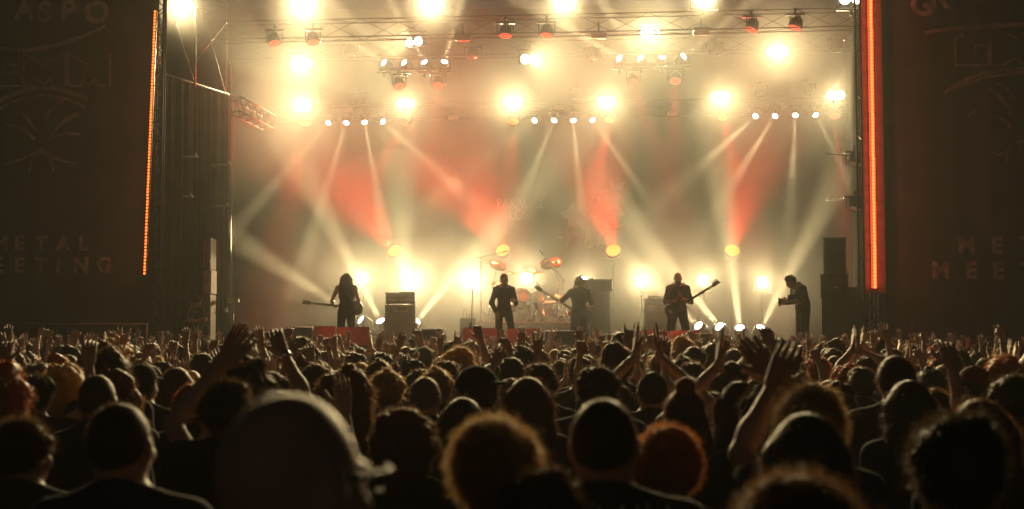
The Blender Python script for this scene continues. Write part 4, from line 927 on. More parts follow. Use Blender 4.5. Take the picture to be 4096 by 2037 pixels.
# ---------------------------------------------------------------- the band and the crew
def guitar(origin, nd, nrm, label, bodyc, strap, bass=False, cat='guitar'):
    nd = Vector(nd).normalized(); nz = Vector(nrm); nz = (nz - nd * nz.dot(nd)).normalized(); ny = nz.cross(nd)
    e = empty('bass_guitar' if bass else 'electric_guitar', origin, label, cat); R = Matrix((nd, ny, nz)).transposed().to_4x4()
    k = 1.15 if bass else 1.
    half = [(-.24, 0), (-.235, .07), (-.19, .145), (-.11, .165), (-.02, .125), (.05, .105), (.12, .13), (.20, .155), (.235, .135), (.18, .085), (.15, .035)]
    low = [(.15, -.03), (.19, -.07), (.22, -.115), (.17, -.14), (.10, -.125), (.04, -.10), (-.03, -.125), (-.12, -.165), (-.20, -.145), (-.24, -.07)]
    m = MB(); m.X = R; m.prism([(x * k, y * k) for x, y in half + low], -.022, .022); m.build('body', bodyc, e)
    L = .64 * k + .1; m = MB(); m.X = R; m.prism([(.10, -.03), (.16 + L, -.022), (.16 + L, .022), (.10, .03)], .018, .040); m.build('neck', mat('dark neck wood', (.09, .05, .028), .45), e)
    m = MB(); m.X = R; x = .16 + L; m.prism([(x, -.022), (x + .03, -.04), (x + .20, -.03), (x + .17, .045), (x + .04, .05), (x, .022)], .012, .030); m.build('headstock', bodyc, e)
    for i in range(4 if bass else 6):
        m = MB(); m.X = R; q = x + .045 + i * (.036 if bass else .024); m.cyl((q, .045, .02), (q, .075, .02), .006, n=6); m.box((q, .082, .02), (.018, .016, .010), .003); m.build('tuning_peg', CHROME, e)
    for q in (-.05, .04): m = MB(); m.X = R; m.box((q, 0, .026), (.035, .08, .012), .003); m.build('pickup', BLACKM, e)
    m = MB(); m.X = R; m.box((-.13, 0, .03), (.05, .09, .016), .004); m.build('bridge', CHROME, e)
    if strap: MB().tube([Vector(p) - Vector(origin) for p in strap], .016, 6).build('strap', BLACK, e)
    return e
GB = mat('black guitar lacquer', (.02, .018, .016), .25); GBR = mat('dark brown guitar lacquer', (.06, .025, .012), .25)
def person_at(M, px, Y, zf, h, rz, *a, **k):
    p = at2(px, 800, Y); return place_person(M, (p.x, Y, zf), h, rz, *a, **k)
def W(px, py, Y): return at2(px, py, Y)
# long-haired guitarist, back to the crowd
M = bake(dict(hair='long', hlen=.30, near=2, seed=4, build=.95, sleeve=0., nod=-.55, fat=.95, J={'head': (-.02, .09, 1.60), 'ankle.r': (.13, -.02, .09), 'toe.r': (.15, .15, .03), 'knee.r': (.12, .03, .49), 'ankle.l': (-.13, -.02, .09), 'toe.l': (-.15, .15, .03), 'knee.l': (-.12, .03, .49)},
              arm_l=(((.12, .02, -.26), (.11, .24, -.33)), 'grip', (0, -1, 0)), arm_r=(((.07, .05, -.28), (-.02, .24, -.42)), 'relax', (-1, 0, 0))), .014, .006)
person_at(M, 871, 29.7, ZS, 1.86, .0, SKIN[0], 'black', 'black', 'person with long hair in a sleeveless vest playing guitar, head bowed')
p = W(884, 773, 30.02); guitar(p, (-1, .05, .10), (0, 1, .1), 'dark electric guitar with its neck pointing left', GB, [W(865, 765, 30.1), W(855, 725, 29.9), W(858, 714, 29.72), W(884, 716, 29.6), W(892, 745, 29.6), W(890, 775, 29.95)])
e = empty('guitar_cable', W(897, 765, 29.7), 'thin cable looping from the left guitarist\'s hip', 'cable'); MB().tube([Vector((0, 0, 0)), Vector((.09, 0, .03)), Vector((.14, 0, -.06)), Vector((.12, 0, -.18)), Vector((.02, 0, -.30)), Vector((.0, .05, -.8)), Vector((.05, .1, W(897, 765, 29.7).z * -1 + ZS + .01))], .007, 6).build('cable', BLACKM, e)
# singer
M = bake(dict(hair='buzz', near=2, seed=8, build=.90, sleeve=1., yaw=.30, nod=-.05, J={'hip.r': (.10, 0, .93), 'knee.r': (.12, .05, .49), 'ankle.r': (.13, -.03, .09), 'toe.r': (.18, .12, .03), 'hip.l': (-.09, 0, .93), 'knee.l': (-.16, .02, .49), 'ankle.l': (-.19, -.04, .09), 'toe.l': (-.25, .10, .03)},
              arm_r=(((.09, -.03, -.27), (.0, .10, -.48)), 'relax', (0, -1, 0)), arm_l=(((.07, .0, -.28), (.02, .24, -.24)), 'fist', (-1, 0, 0))), .013, .006)
b = M['b']; bf = Field(b['H'](0, .05, 1.5) - Vector((.1, .1, .1)), b['H'](0, .05, 1.6) + Vector((.1, .12, .1)), .008); bf.ell(b['H'](0, .068, 1.545), (.052, .052, .055), None); bf.ell(b['H'](0, .075, 1.50), (.035, .035, .045), None, .03)
pr = person_at(M, 1268, 29.4, ZS, 1.80, PI, SKIN[0], 'brown', 'black', 'bearded singer in a black long-sleeved shirt standing at centre stage')
link(bpy.data.objects.new('beard', np_mesh('beard', [(*bf.mesh(), 0)], [HAIR['brown']])), pr)
# bass player, turned to the drums
M = bake(dict(hair='short', near=2, seed=5, build=1.05, sleeve=.7, nod=-.25, yaw=-.3, J={'head': (.02, .05, 1.63)}, arm_l=(((.20, .02, -.20), (.16, .24, -.20)), 'grip', (0, -1, 0)), arm_r=(((.12, .04, -.26), (-.06, .24, -.30)), 'relax', (-1, 0, 0))), .015, .007)
person_at(M, 1456, 30.4, ZS, 1.77, .15, SKIN[0], 'black', 'black', 'person turned to the drums playing bass beside the tall cabinet')
p = W(1458, 790, 30.7); guitar(p, (-1, .1, .62), (0, 1, .1), 'bass guitar with its neck pointing up to the left', GB, [W(1450, 785, 30.7), W(1438, 745, 30.5), W(1445, 718, 30.4), W(1465, 720, 30.3)], True)
# bald guitarist clapping
M = bake(dict(hair='bald', build=1.04, sleeve=.75, yaw=-.1, fat=1.05, J={'hip.r': (.10, 0, .93), 'knee.r': (.17, .03, .49), 'ankle.r': (.19, -.03, .09), 'toe.r': (.23, .12, .03), 'knee.l': (-.17, .02, .49), 'ankle.l': (-.20, -.03, .09), 'toe.l': (-.25, .12, .03)},
              arm_r=(((.07, .0, -.28), (-.12, .24, -.26)), 'flat', (-1, .3, 0)), arm_l=(((.08, .0, -.28), (-.12, .26, -.22)), 'flat', (1, .3, 0)), hdir_r=(-.35, .4, .75), hdir_l=(.3, .4, .8)), .013, .006)
pr = person_at(M, 1706, 29.4, ZS, 1.83, PI - .05, SKIN[2], 'brown', 'black', 'bald guitarist in a black T-shirt clapping at chest height')
b = M['b']; bf = Field(b['H'](0, .05, 1.5) - Vector((.1, .1, .1)), b['H'](0, .05, 1.6) + Vector((.1, .12, .1)), .008); bf.ell(b['H'](0, .068, 1.545), (.050, .050, .050), None); bf.ell(b['H'](0, .075, 1.505), (.035, .032, .04), None, .03)
link(bpy.data.objects.new('beard', np_mesh('beard', [(*bf.mesh(), 0)], [HAIR['brown']])), pr)
p = W(1700, 777, 29.12); guitar(p, (1, -.05, .62), (0, -1, .15), 'dark brown guitar slung across the bald guitarist\'s hips', GBR, [W(1690, 785, 29.15), W(1684, 735, 29.25), W(1696, 716, 29.38), W(1722, 712, 29.5), W(1734, 760, 29.3)])
# camera operator
M = bake(dict(hair='short', near=1, seed=6, build=1.12, fat=1.2, sleeve=.7, nod=-.55, collar=1, J={'chest': (0, .05, 1.28), 'neck': (0, .12, 1.42), 'head': (0, .23, 1.555), 'shoulder.r': (.19, .09, 1.39), 'shoulder.l': (-.19, .09, 1.39)},
              arm_r=(((.03, .07, -.27), (-.06, .30, -.30)), 'grip', (-1, 0, .3)), arm_l=(((.03, .07, -.27), (-.04, .30, -.26)), 'grip', (1, 0, .3))), .014, .007)
person_at(M, 2020, 29.2, ZS, 1.84, PI / 2 + .25, SKIN[1], 'black', 'charcoal', 'person bending over a video camera at the right edge of the stage')
p = W(1990, 757, 29.1); e = empty('video_camera', p, 'black video camera held by the bending operator at right', 'camera')
MB().box((0, 0, 0), (.34, .16, .15), .02).build('body', BLACKM, e); MB().cyl((-.16, 0, .0), (-.27, 0, -.01), .055, .065, 16).build('lens', BLACKM, e, True); MB().box((.02, -.0, .11), (.20, .05, .05), .01).build('top_handle', BLACKM, e); MB().box((-.06, -.12, .06), (.10, .03, .07), .006).build('viewfinder', BLACKM, e)
# seated crew member with a phone
M = bake(dict(hair='short', near=1, seed=9, sleeve=.6, nod=-.7, J={'pelvis': (0, 0, .52), 'waist': (0, .03, .66), 'chest': (0, .10, .84), 'neck': (0, .17, .99), 'head': (0, .26, 1.12), 'shoulder.r': (.18, .14, .96), 'shoulder.l': (-.18, .14, .96), 'hip.r': (.10, .02, .50), 'hip.l': (-.10, .02, .50), 'knee.r': (.14, .44, .52), 'knee.l': (-.13, .44, .52), 'ankle.r': (.14, .40, .09), 'ankle.l': (-.13, .42, .09), 'toe.r': (.15, .56, .03), 'toe.l': (-.14, .58, .03)},
              arm_r=(((.05, .06, -.27), (-.10, .30, -.26)), 'grip', (-1, 0, .3)), arm_l=(((.05, .06, -.27), (-.10, .30, -.26)), 'grip', (1, 0, .3))), .014, .007)
person_at(M, 462, 28.6, ZS + .08, 1.75, -PI / 2 - .3, SKIN[2], 'chestnut', 'black', 'seated person hunched over a phone at the left edge of the stage')
sp = W(462, 800, 28.6); e = empty('flight_case', (sp.x - .05, 28.62, ZS), 'black flight case used as a seat at stage left', 'case'); MB().box((0, 0, .22), (.5, .5, .44), .02).build('case', BLACK, e); MB().box((0, -.256, .3), (.46, .01, .025)).build('metal_edge', ALU, e)
p = W(488, 785, 28.5); e = empty('phone', p, 'small phone in the seated person\'s hands at stage left', 'phone'); m = MB(); m.X = Matrix.Rotation(.6, 4, 'Y') @ Matrix.Rotation(.5, 4, 'X'); m.box((0, 0, 0), (.075, .15, .01), .003); m.build('case', BLACKM, e); m.box((0, 0, .006), (.066, .135, .002)); MB
# ---------------------------------------------------------------- the crowd
taken = []
UPR = {'up': ('up', 'open', (0, 1, 0)), 'high': ('high', 'flat', (0, 1, 0)), 'horns': ('high', 'horns', (0, 1, 0)), 'fist': ('up', 'fist', (0, 1, 0)), 'point': ('high', 'point', (0, 1, 0)), 'wide': ('wide', 'open', (0, 1, 0)), 'down': ('down', 'relax', None), 'low': ('low', 'grip', None), 'bent': ('bent', 'open', (0, 1, 0))}
def arms_spec(kind):
    if kind == 'none': return {}
    if kind == 'clap': return dict(arm_r=('clap', 'flat', (-1, .1, 0)), arm_l=('clap', 'flat', (1, .1, 0)), hdir_r=(-.05, .12, 1), hdir_l=(.05, .12, 1))
    if kind == 'claplow': return dict(arm_r=('claplow', 'flat', (-1, .1, 0)), arm_l=('claplow', 'flat', (1, .1, 0)), hdir_r=(-.05, .12, 1), hdir_l=(.05, .12, 1))
    if kind == 'clapmid': return dict(arm_r=('clapmid', 'flat', (-1, .1, 0)), arm_l=('clapmid', 'flat', (1, .1, 0)), hdir_r=(-.05, .12, 1), hdir_l=(.05, .12, 1))
    if kind == 'bothin': return dict(arm_r=('inmid', 'relax', (0, 1, 0)), arm_l=('inmid', 'flat', (.5, 1, 0)))
    if kind == 'bothlow': return dict(arm_r=UPR['lowup'], arm_l=UPR['lowup'])
    if kind == 'bothmid': return dict(arm_r=UPR['midup'], arm_l=UPR['midup'])
    if kind == 'both': return dict(arm_r=UPR['up'], arm_l=UPR['wide'])
    if kind == 'horns2': return dict(arm_r=UPR['horns'], arm_l=UPR['horns'])
    if kind == 'phone': return dict(arm_r=('front', 'grip', (-1, 0, 0)), arm_l=('front', 'grip', (1, 0, 0)))
    sd, k = kind.split('_'); return {('arm_r' if sd == 'right' else 'arm_l'): UPR[k]}
ARM['inup'] = ((.10, .13, .12), (-.09, .2, .36)); ARM['inlow'] = ((.04, .13, .08), (-.08, .2, .30)); ARM['inmid'] = ((.12, .12, .12), (-.01, .2, .36)); ARM['clapmid'] = ((.19, .13, .11), (-.09, .24, .38)); ARM['uplow'] = ((.17, .10, -.02), (.13, .18, .23)); ARM['claplow'] = ((.20, .13, .04), (-.09, .24, .27)); ARM['mid'] = ((.13, .12, .12), (.10, .18, .36))
UPR.update(inup=('inup', 'flat', (0, 1, 0)), inlow=('inlow', 'flat', (0, 1, 0)), lowup=('uplow', 'flat', (-.5, 1, 0)), midup=('mid', 'relax', (0, 1, 0)), midhorns=('mid', 'horns', (0, 1, 0)), lowfist=('uplow', 'fist', (0, 1, 0)), lowhorns=('uplow', 'horns', (0, 1, 0)))
def ARMW(kind):
    return {'none': 'arms down', 'clap': 'clapping overhead', 'claplow': 'clapping at head height', 'both': 'both palms up', 'bothlow': 'palms at head height', 'bothmid': 'both palms raised', 'horns2': 'making double horns', 'phone': 'forearms raised'}.get(kind) or {'horns': 'making horns', 'fist': 'fist raised', 'point': 'finger pointing up', 'up': 'palm raised', 'high': 'hand held high', 'wide': 'arm raised wide', 'bent': 'arm bent up', 'lowup': 'palm at head height', 'midup': 'palm up', 'midhorns': 'making low horns', 'lowfist': 'fist at head height', 'lowhorns': 'horns at head height'}[kind.split('_')[1]]
# head centre x, head top y (4096 px photograph), distance, hair, hair colour, shirt, label, extra
FG = [
 (1150, 1572, 1.85, 'bald', 'brown', 'charcoal', 'large blurred bald man with glasses looking right, nearest the camera', dict(yaw=-.62, build=1.1, glasses=1)),
 (2417, 1594, 3.5, 'buzz', 'stubble', 'black', 'broad-shouldered man with cropped head in a printed black T-shirt, front centre', dict(build=1.2, fat=1.15, print=1)),
 (495, 1612, 3.75, 'buzz', 'stubble', 'black', 'man with shaved grey head and visible right ear at lower left', dict(build=1.1, yaw=-.12)),
 (92, 1676, 4.7, 'short', 'brown', 'charcoal', 'person with short wavy brown hair at the lower left corner', dict(yaw=-.5)),
 (1990, 1662, 3.45, 'messy', 'blond', 'dark red', 'fair-haired person in a red jacket in front centre, rim-lit hair', dict(sleeve=1., collar=1)),
 (2152, 1884, 3.2, 'short', 'brown', 'black', 'short person whose dark head just shows at the bottom centre', dict()),
 (3165, 1880, 2.3, 'messy', 'chestnut', 'black', 'blurred reddish-haired head cut by the bottom edge at right', dict()),
 (3810, 1662, 3.15, 'short', 'black', 'charcoal', 'smooth dark head with a pale rim at lower right', dict(build=1.1, yaw=.15)),
 (3920, 1598, 4.5, 'long', 'chestnut', 'black', 'long-haired person behind the dark head at lower right', dict(build=.9)),
 (3220, 1652, 3.75, 'long', 'black', 'black', 'woman with long straight dark hair at lower right, hair over shoulders', dict(build=.85, hlen=.42)),
 (3230, 1534, 4.5, 'messy', 'blond', 'navy', 'tousled fair-haired man raising a blurred arm at right', dict(arms='left_inlow', build=1.05, sleeve=1.)),
 (3586, 1424, 7.0, 'pony', 'brown', 'black', 'tall person in a dark collared jacket, seen square from behind at right', dict(build=1.2, sleeve=1., collar=1, hlen=.16)),
 (2660, 1716, 5.0, 'curly', 'auburn', 'black', 'short woman with glowing red curly hair at right of centre', dict(build=.82)),
 (2740, 1512, 6.0, 'bun', 'chestnut', 'black', 'woman with hair in a bun and long loose strands, right of centre', dict(build=.85, loose=1)),
 (2113, 1508, 6.5, 'long', 'chestnut', 'charcoal', 'woman with long smooth brown hair left of the broad man', dict(build=.86, hlen=.36)),
 (2158, 1454, 8.2, 'short', 'brown', 'black', 'man with round dark head behind the smooth-haired woman', dict()),
 (2385, 1464, 6.9, 'short', 'black', 'navy', 'man with dark egg-shaped head behind the broad man', dict(build=1.1)),
 (2606, 1487, 7.6, 'buzz', 'stubble', 'charcoal', 'balding man clapping with both hands above his head, right of centre', dict(arms='clapmid')),
 (2965, 1524, 6.1, 'long', 'brown', 'black', 'long-haired person with big clasped hands above the head at right', dict(arms='clapmid', build=.95)),
 (3060, 1545, 5.6, 'short', 'black', 'black', 'man with one sleeved arm reaching high at right', dict(arms='right_inup', sleeve=1.)),
 (1615, 1636, 5.6, 'afro', 'chestnut', 'black', 'person with a round curly afro at left of centre', dict(build=.95)),
 (1852, 1590, 6.2, 'long', 'brown', 'charcoal', 'woman with smooth shiny long hair just left of the red jacket', dict(build=.85, hlen=.3)),
 (1703, 1508, 7.4, 'buzz', 'grey', 'black', 'man with shaved oval head and right ear lit, centre left', dict(yaw=-.2)),
 (1907, 1470, 6.7, 'cap', 'black', 'black', 'man in a black cap turned to the left, centre', dict(yaw=1.0, backcap=1)),
 (1374, 1472, 7.2, 'wavy', 'chestnut', 'black', 'woman with wavy brown hair falling to the right, left of centre', dict(build=.9, hlen=.22)),
 (985, 1446, 6.6, 'wavy', 'brown', 'black', 'brown-haired person with both hands raised and a wristband, left', dict(arms='bothin', build=.95, hlen=.1)),
 (915, 1525, 5.6, 'short', 'brown', 'black', 'dark-haired man with a big raised left arm, left of centre', dict(arms='left_inup')),
 (1090, 1560, 6.0, 'short', 'black', 'denim', 'person in denim shirt with raised arms behind the bald man', dict(arms='bothlow', sleeve=1.)),
 (570, 1462, 8.4, 'cap', 'black', 'charcoal', 'man in a dark cap with bare neck at left', dict(yaw=-.25)),
 (443, 1394, 8.1, 'messy', 'brown', 'black', 'tall person with big bushy dark hair at left', dict(arms='none')),
 (250, 1460, 8.3, 'wavy', 'blond', 'black', 'person with long fair hair shining at its right side, left', dict(build=.9)),
 (393, 1500, 6.3, 'buzz', 'stubble', 'charcoal', 'man with pale shaved head left of the capped man', dict()),
 (55, 1405, 11.5, 'curly', 'brown', 'black', 'curly-haired person near the left edge', dict()),
 (275, 1419, 12., 'buzz', 'brown', 'black', 'balding man with lit crown turned right, left side', dict(yaw=-.7)),
 (5, 1460, 7.0, 'wavy', 'red', 'black', 'red-haired person cut by the left edge', dict(build=.9)),
 (140, 1500, 7.6, 'short', 'black', 'black', 'dark-haired person with raised bare arms at far left', dict(arms='bothmid')),
 (705, 1470, 9.0, 'long', 'chestnut', 'black', 'person with a bent raised arm right of the capped man at left', dict(arms='right_bent', build=.9)),
 (1835, 1394, 11.6, 'curly', 'blond', 'navy', 'person with a glowing ball of blond curls near the centre', dict()),
 (1693, 1391, 14.5, 'cap', 'brown', 'charcoal', 'man in a pale grey cap left of the blond curls', dict(capc='grey')),
 (2092, 1386, 12.2, 'short', 'black', 'black', 'tall man with flat-topped dark hair near the centre', dict()),
 (2437, 1424, 13.5, 'short', 'black', 'navy', 'small dark round head right of the tall flat-topped man', dict()),
 (2773, 1449, 10.3, 'short', 'brown', 'charcoal', 'dark-haired man between the raised clapping arms at right', dict()),
 (3775, 1460, 10.8, 'long', 'blond', 'charcoal', 'woman with long straight blond hair at right', dict(build=.85, hlen=.4)),
 (3755, 1569, 7.6, 'short', 'chestnut', 'charcoal', 'short person with a bright rimmed round head at right', dict(build=.85)),
 (3780, 1405, 12., 'wavy', 'brown', 'black', 'person with bushy brown hair above the long blond hair, right', dict()),
 (3895, 1468, 8.8, 'cap', 'brown', 'black', 'man in a red cap at far right', dict(capc='dark red', yaw=.6)),
 (4010, 1425, 9.6, 'curly', 'red', 'black', 'person with vivid red curly hair near the right edge', dict(build=.85)),
 (3385, 1467, 10.6, 'wavy', 'red', 'black', 'person with reddish wavy hair left of the jacketed person', dict(build=.9)),
 (3268, 1424, 13., 'short', 'brown', 'charcoal', 'brown-haired man below the cameraman', dict()),
 (3290, 1373, 16.5, 'short', 'brown', 'black', 'tall dark head standing out below the right speaker stack', dict()),
 (3318, 1522, 8.8, 'long', 'brown', 'black', 'woman with lit long brown hair behind the tousled man', dict(build=.85)),
 (3640, 1520, 6.2, 'long', 'black', 'black', 'dark-haired person with a long raised forearm right of the jacket', dict(arms='right_midup', build=.9)),
 (4050, 1500, 6.5, 'short', 'black', 'black', 'person in black near the right edge with one hand at the head', dict(arms='right_bent')),
 (3475, 1437, 12.4, 'short', 'brown', 'charcoal', 'short-haired person left of the jacketed person\'s head', dict(arms='right_up')),
]
TEXT_WHITE = mat('faded white print', (.42, .42, .42), .9, var=.5, scale=30)
for i, (px, py, d, hair, hc, sc, label, ex) in enumerate(FG):
    ex = dict(ex); top = at(px, py, d); grow = {'bald': 0, 'buzz': .004, 'short': .014, 'messy': .03, 'long': .018, 'curly': .05, 'afro': .065, 'bun': .06, 'cap': .012, 'wavy': .03, 'pony': .012}[hair]
    nr = 2 if d < 6 else 1
    spec = dict(hair=hair, near=nr, seed=20 + i, build=1.); spec.update({k: v for k, v in ex.items() if k in ('yaw', 'build', 'fat', 'sleeve', 'collar', 'hlen', 'loose', 'backcap')})
    if hair == 'cap': spec['hair'] = 'cap'
    spec.setdefault('yaw', rnd.uniform(-.18, .18)); spec['nod'] = rnd.uniform(-.06, .08); spec['tilt'] = rnd.uniform(-.07, .07)
    spec.update(arms_spec(ex.get('arms', 'none')))
    h = (top.z) / (1.739 + grow) * 1.75
    M = bake(spec, .011 if d < 5 else .015, .006)
    q = place_person(M, (top.x, d, 0), h, 0, SKIN[i % 3], hc, sc, label, capc=ex.get('capc')); taken.append((top.x, d))
    H = M['b']['H']; yw = spec['yaw']
    if ex.get('glasses'):
        gl = bpy.data.objects.new('glasses', None); link(gl, q); RR = Matrix.Rotation(yw, 4, 'Z') @ Matrix.Rotation(spec['nod'], 4, 'X')
        m = MB()
        for s in (-1, 1):
            m.tube([H(s * .083, -.015, 1.648), H(s * .084, .03, 1.653), H(s * .074, .108, 1.655)], .0032, 6)
            ring = [H(s * .034 + .027 * math.cos(a * .5236), .122, 1.645 + .02 * math.sin(a * .5236)) for a in range(13)]; m.tube(ring, .0025, 5)
        m.tube([H(-.008, .122, 1.65), H(.008, .122, 1.65)], .0025, 5); m.build('frame', BLACKM, gl)
    if ex.get('print'):
        rr = random.Random(12); sh, sq, _ = M['b']['shirt'][0]; mm = MB(); x = -.15
        while x < .19:       # a worn print, too blurred to read
            if not .0 < x < .03: ribbon(mm, [(x, rr.uniform(-.03, .0)), (x + rr.uniform(-.01, .01), .03), (x + rr.uniform(-.006, .012), rr.uniform(.04, .075))], .016, 0, .008)
            if rr.random() < .5: ribbon(mm, [(x, .03), (x + .02, rr.uniform(.02, .05))], .012, 0)
            x += rr.uniform(.022, .034)
        for k, v in enumerate(mm.v):
            x, z = v[0], v[2] + 1.425; near_ = (abs(sh[:, 0] - x) < .02) & (abs(sh[:, 2] - z) < .02) & (sh[:, 1] < .02)
            yb = sh[near_][:, 1].min() if near_.any() else -.14
            mm.v[k] = (x, yb - .006, z)
        mm.build('shirt_print', TEXT_WHITE, q)
    if label.startswith('brown-haired person with both'):
        a = M['b']['arms']['r']; m = MB(); wv = a[2]; dv = (a[2] - a[1]).normalized(); m.cyl(wv - dv * .03, wv + dv * .0, .033, n=14); m.build('wristband', CHROME, q, True)

# generic people for the packed rows
VAR = []
KINDS = ['none', 'both', 'clap', 'right_horns', 'left_horns', 'right_up', 'left_up', 'right_fist', 'both', 'left_point', 'none', 'clap', 'horns2', 'right_wide', 'left_high', 'none', 'right_bent', 'phone', 'both', 'none', 'right_high', 'clap', 'none', 'left_bent', 'both', 'right_horns', 'bothlow', 'claplow', 'right_lowup', 'left_midhorns', 'bothmid', 'right_lowfist', 'left_lowup', 'claplow', 'right_midup', 'left_midup', 'right_lowhorns', 'bothlow']
HS = ['short', 'long', 'messy', 'buzz', 'wavy', 'short', 'curly', 'cap', 'long', 'short', 'wavy', 'bald', 'messy']
for i, k in enumerate(KINDS):
    hs = HS[i % len(HS)]; spec = dict(hair=hs, near=0, seed=200 + i, build=(1.05, .88, 1., .94)[i % 4], fat=(1., 1.1, .95)[i % 3], yaw=rnd.uniform(-.4, .4), nod=rnd.uniform(-.05, .15), sleeve=(.62, .5, 1., .62, 0.)[i % 5], backcap=i % 2)
    spec.update(arms_spec(k))
    for s in 'lr':
        a = spec.get('arm_' + s)
        if a and isinstance(a[0], str) and a[0] not in ('down', 'front'):
            e_, w_ = ARM[a[0]]; j = lambda q, s_: tuple(c + rnd.uniform(-s_, s_) for c in q); spec['arm_' + s] = ((j(e_, .035), j(w_, .05)), a[1], a[2])
    M = bake(spec, .024, .0085, shoes=False); M['top'] = max(float(v[:, 2].max()) for v, q, _ in M['b']['skin']); VAR.append((M, k, hs))
AHEAD = [(330, 'left banner'), (560, 'dotted strip'), (760, 'pale boxes'), (960, 'left guitarist'), (1130, 'left amplifier'), (1280, 'singer'), (1460, 'drum kit'), (1600, 'bass cabinet'), (1800, 'bald guitarist'), (1960, 'deck lamps'), (2090, 'camera operator'), (2230, 'right speakers'), (99999, 'right banner')]
# hands that stand out against the stage: tip x, tip y in the photograph, distance, pose
HERO = [(2300, 1297, 13, 'right_horns'), (2535, 1290, 11, 'left_midhorns'), (2615, 1303, 13, 'right_lowhorns'), (2455, 1316, 15, 'left_point'), (2080, 1316, 14, 'right_up'), (1985, 1300, 14, 'both'), (1822, 1324, 15, 'left_horns'), (1345, 1314, 13, 'right_lowfist'), (3045, 1308, 10, 'right_midup'), (2365, 1314, 15, 'left_lowup'), (1610, 1324, 14, 'right_wide'), (520, 1312, 13, 'left_midhorns'), (30, 1296, 13, 'right_up'), (195, 1328, 12, 'bothmid'), (360, 1330, 14, 'left_lowup'), (420, 1322, 15, 'clap'), (740, 1308, 14, 'right_up'), (610, 1300, 13, 'left_high'), (1165, 1310, 12, 'left_midup'), (2870, 1324, 14, 'right_lowup'), (3420, 1300, 12, 'clap'), (3500, 1316, 14, 'left_up'), (3990, 1312, 13, 'right_fist'), (3640, 1296, 11, 'clap'), (1750, 1330, 15, 'right_horns'), (2700, 1330, 16, 'both'), (1480, 1330, 15, 'clap')]
heroes = []
for hx, hy, hd_, k in HERO:
    v = rnd.choice([v for v in VAR if v[1] == k]); V = max((q[0] for q in v[0]['b']['skin']), key=lambda q: q[:, 2].max()); tip = V[V[:, 2].argmax()]; t = at(hx, hy, hd_); sc_ = t.z / tip[2]
    hh = min(1.92, max(1.5, 1.75 * sc_)); loc = (t.x - tip[0] * hh / 1.75, hd_ - tip[1] * hh / 1.75)
    if all((loc[0] - q[0]) ** 2 + (loc[1] - q[1]) ** 2 > .16 for q in taken): taken.append(loc); heroes.append((loc[0], loc[1], v, hh, 0., rnd.choice(['brown', 'black', 'chestnut', 'blond']), rnd.choice(['black', 'charcoal', 'navy', 'grey'])))
cand = []
Y = 7.2
while Y < 25.8:
    half = Y * .373 + 1.6; step = .58; x = -half + rnd.uniform(0, step)
    while x < half:
        cand.append((x + rnd.uniform(-.15, .15), Y + rnd.uniform(-.17, .17))); x += step * rnd.uniform(.85, 1.25)
    Y += .58 if Y > 14 else .62
cand = [c for c in cand if all((c[0] - t[0]) ** 2 + (c[1] - t[1]) ** 2 > (.46 if c[1] > 9 else .56) ** 2 for t in taken)]
hcol = ['brown', 'black', 'chestnut', 'brown', 'blond', 'black', 'brown', 'black', 'grey', 'chestnut', 'brown', 'brown', 'black', 'red', 'chestnut', 'blond']; scol = ['black', 'black', 'charcoal', 'navy', 'black', 'olive', 'dark red', 'grey', 'black', 'brown', 'denim']
HW = {'short': 'short {} hair', 'long': 'long {} hair', 'messy': 'messy {} hair', 'buzz': 'cropped {} hair', 'wavy': 'wavy {} hair', 'curly': 'curly {} hair', 'cap': 'cap, {} hair', 'bald': 'bald head'}
def mkpeople(lst):
    out = []
    for (x, y) in lst:
        u = rnd.random()
        up = .78 if y > 15 else (.5 if y > 9 else .10)
        pool = [v for v in VAR if (v[1] not in ('none',)) == (u < up)]
        if y < 8: pool = [v for v in VAR if v[1] in ('none', 'phone')]
        h = rnd.gauss(1.72, .075); h = min(1.87, max(1.55, h))
        if y < 9: h = min(h, 1.70)
        lim = 1292 + rnd.expovariate(1 / 36.); tipz = 1.9 + (1355 - lim) * y / F      # how high the photograph's hands reach
        ok = [v for v in pool if v[0]['top'] * h / 1.75 < max(tipz, h + .02)]
        v = rnd.choice(ok or [v for v in VAR if v[1] == 'none'])
        out.append((x, y, v, h, rnd.uniform(-.3, .3), rnd.choice(hcol), rnd.choice(scol)))
    return out
ppl = heroes + mkpeople(cand)
order = sorted(range(len(ppl)), key=lambda i: ppl[i][1])
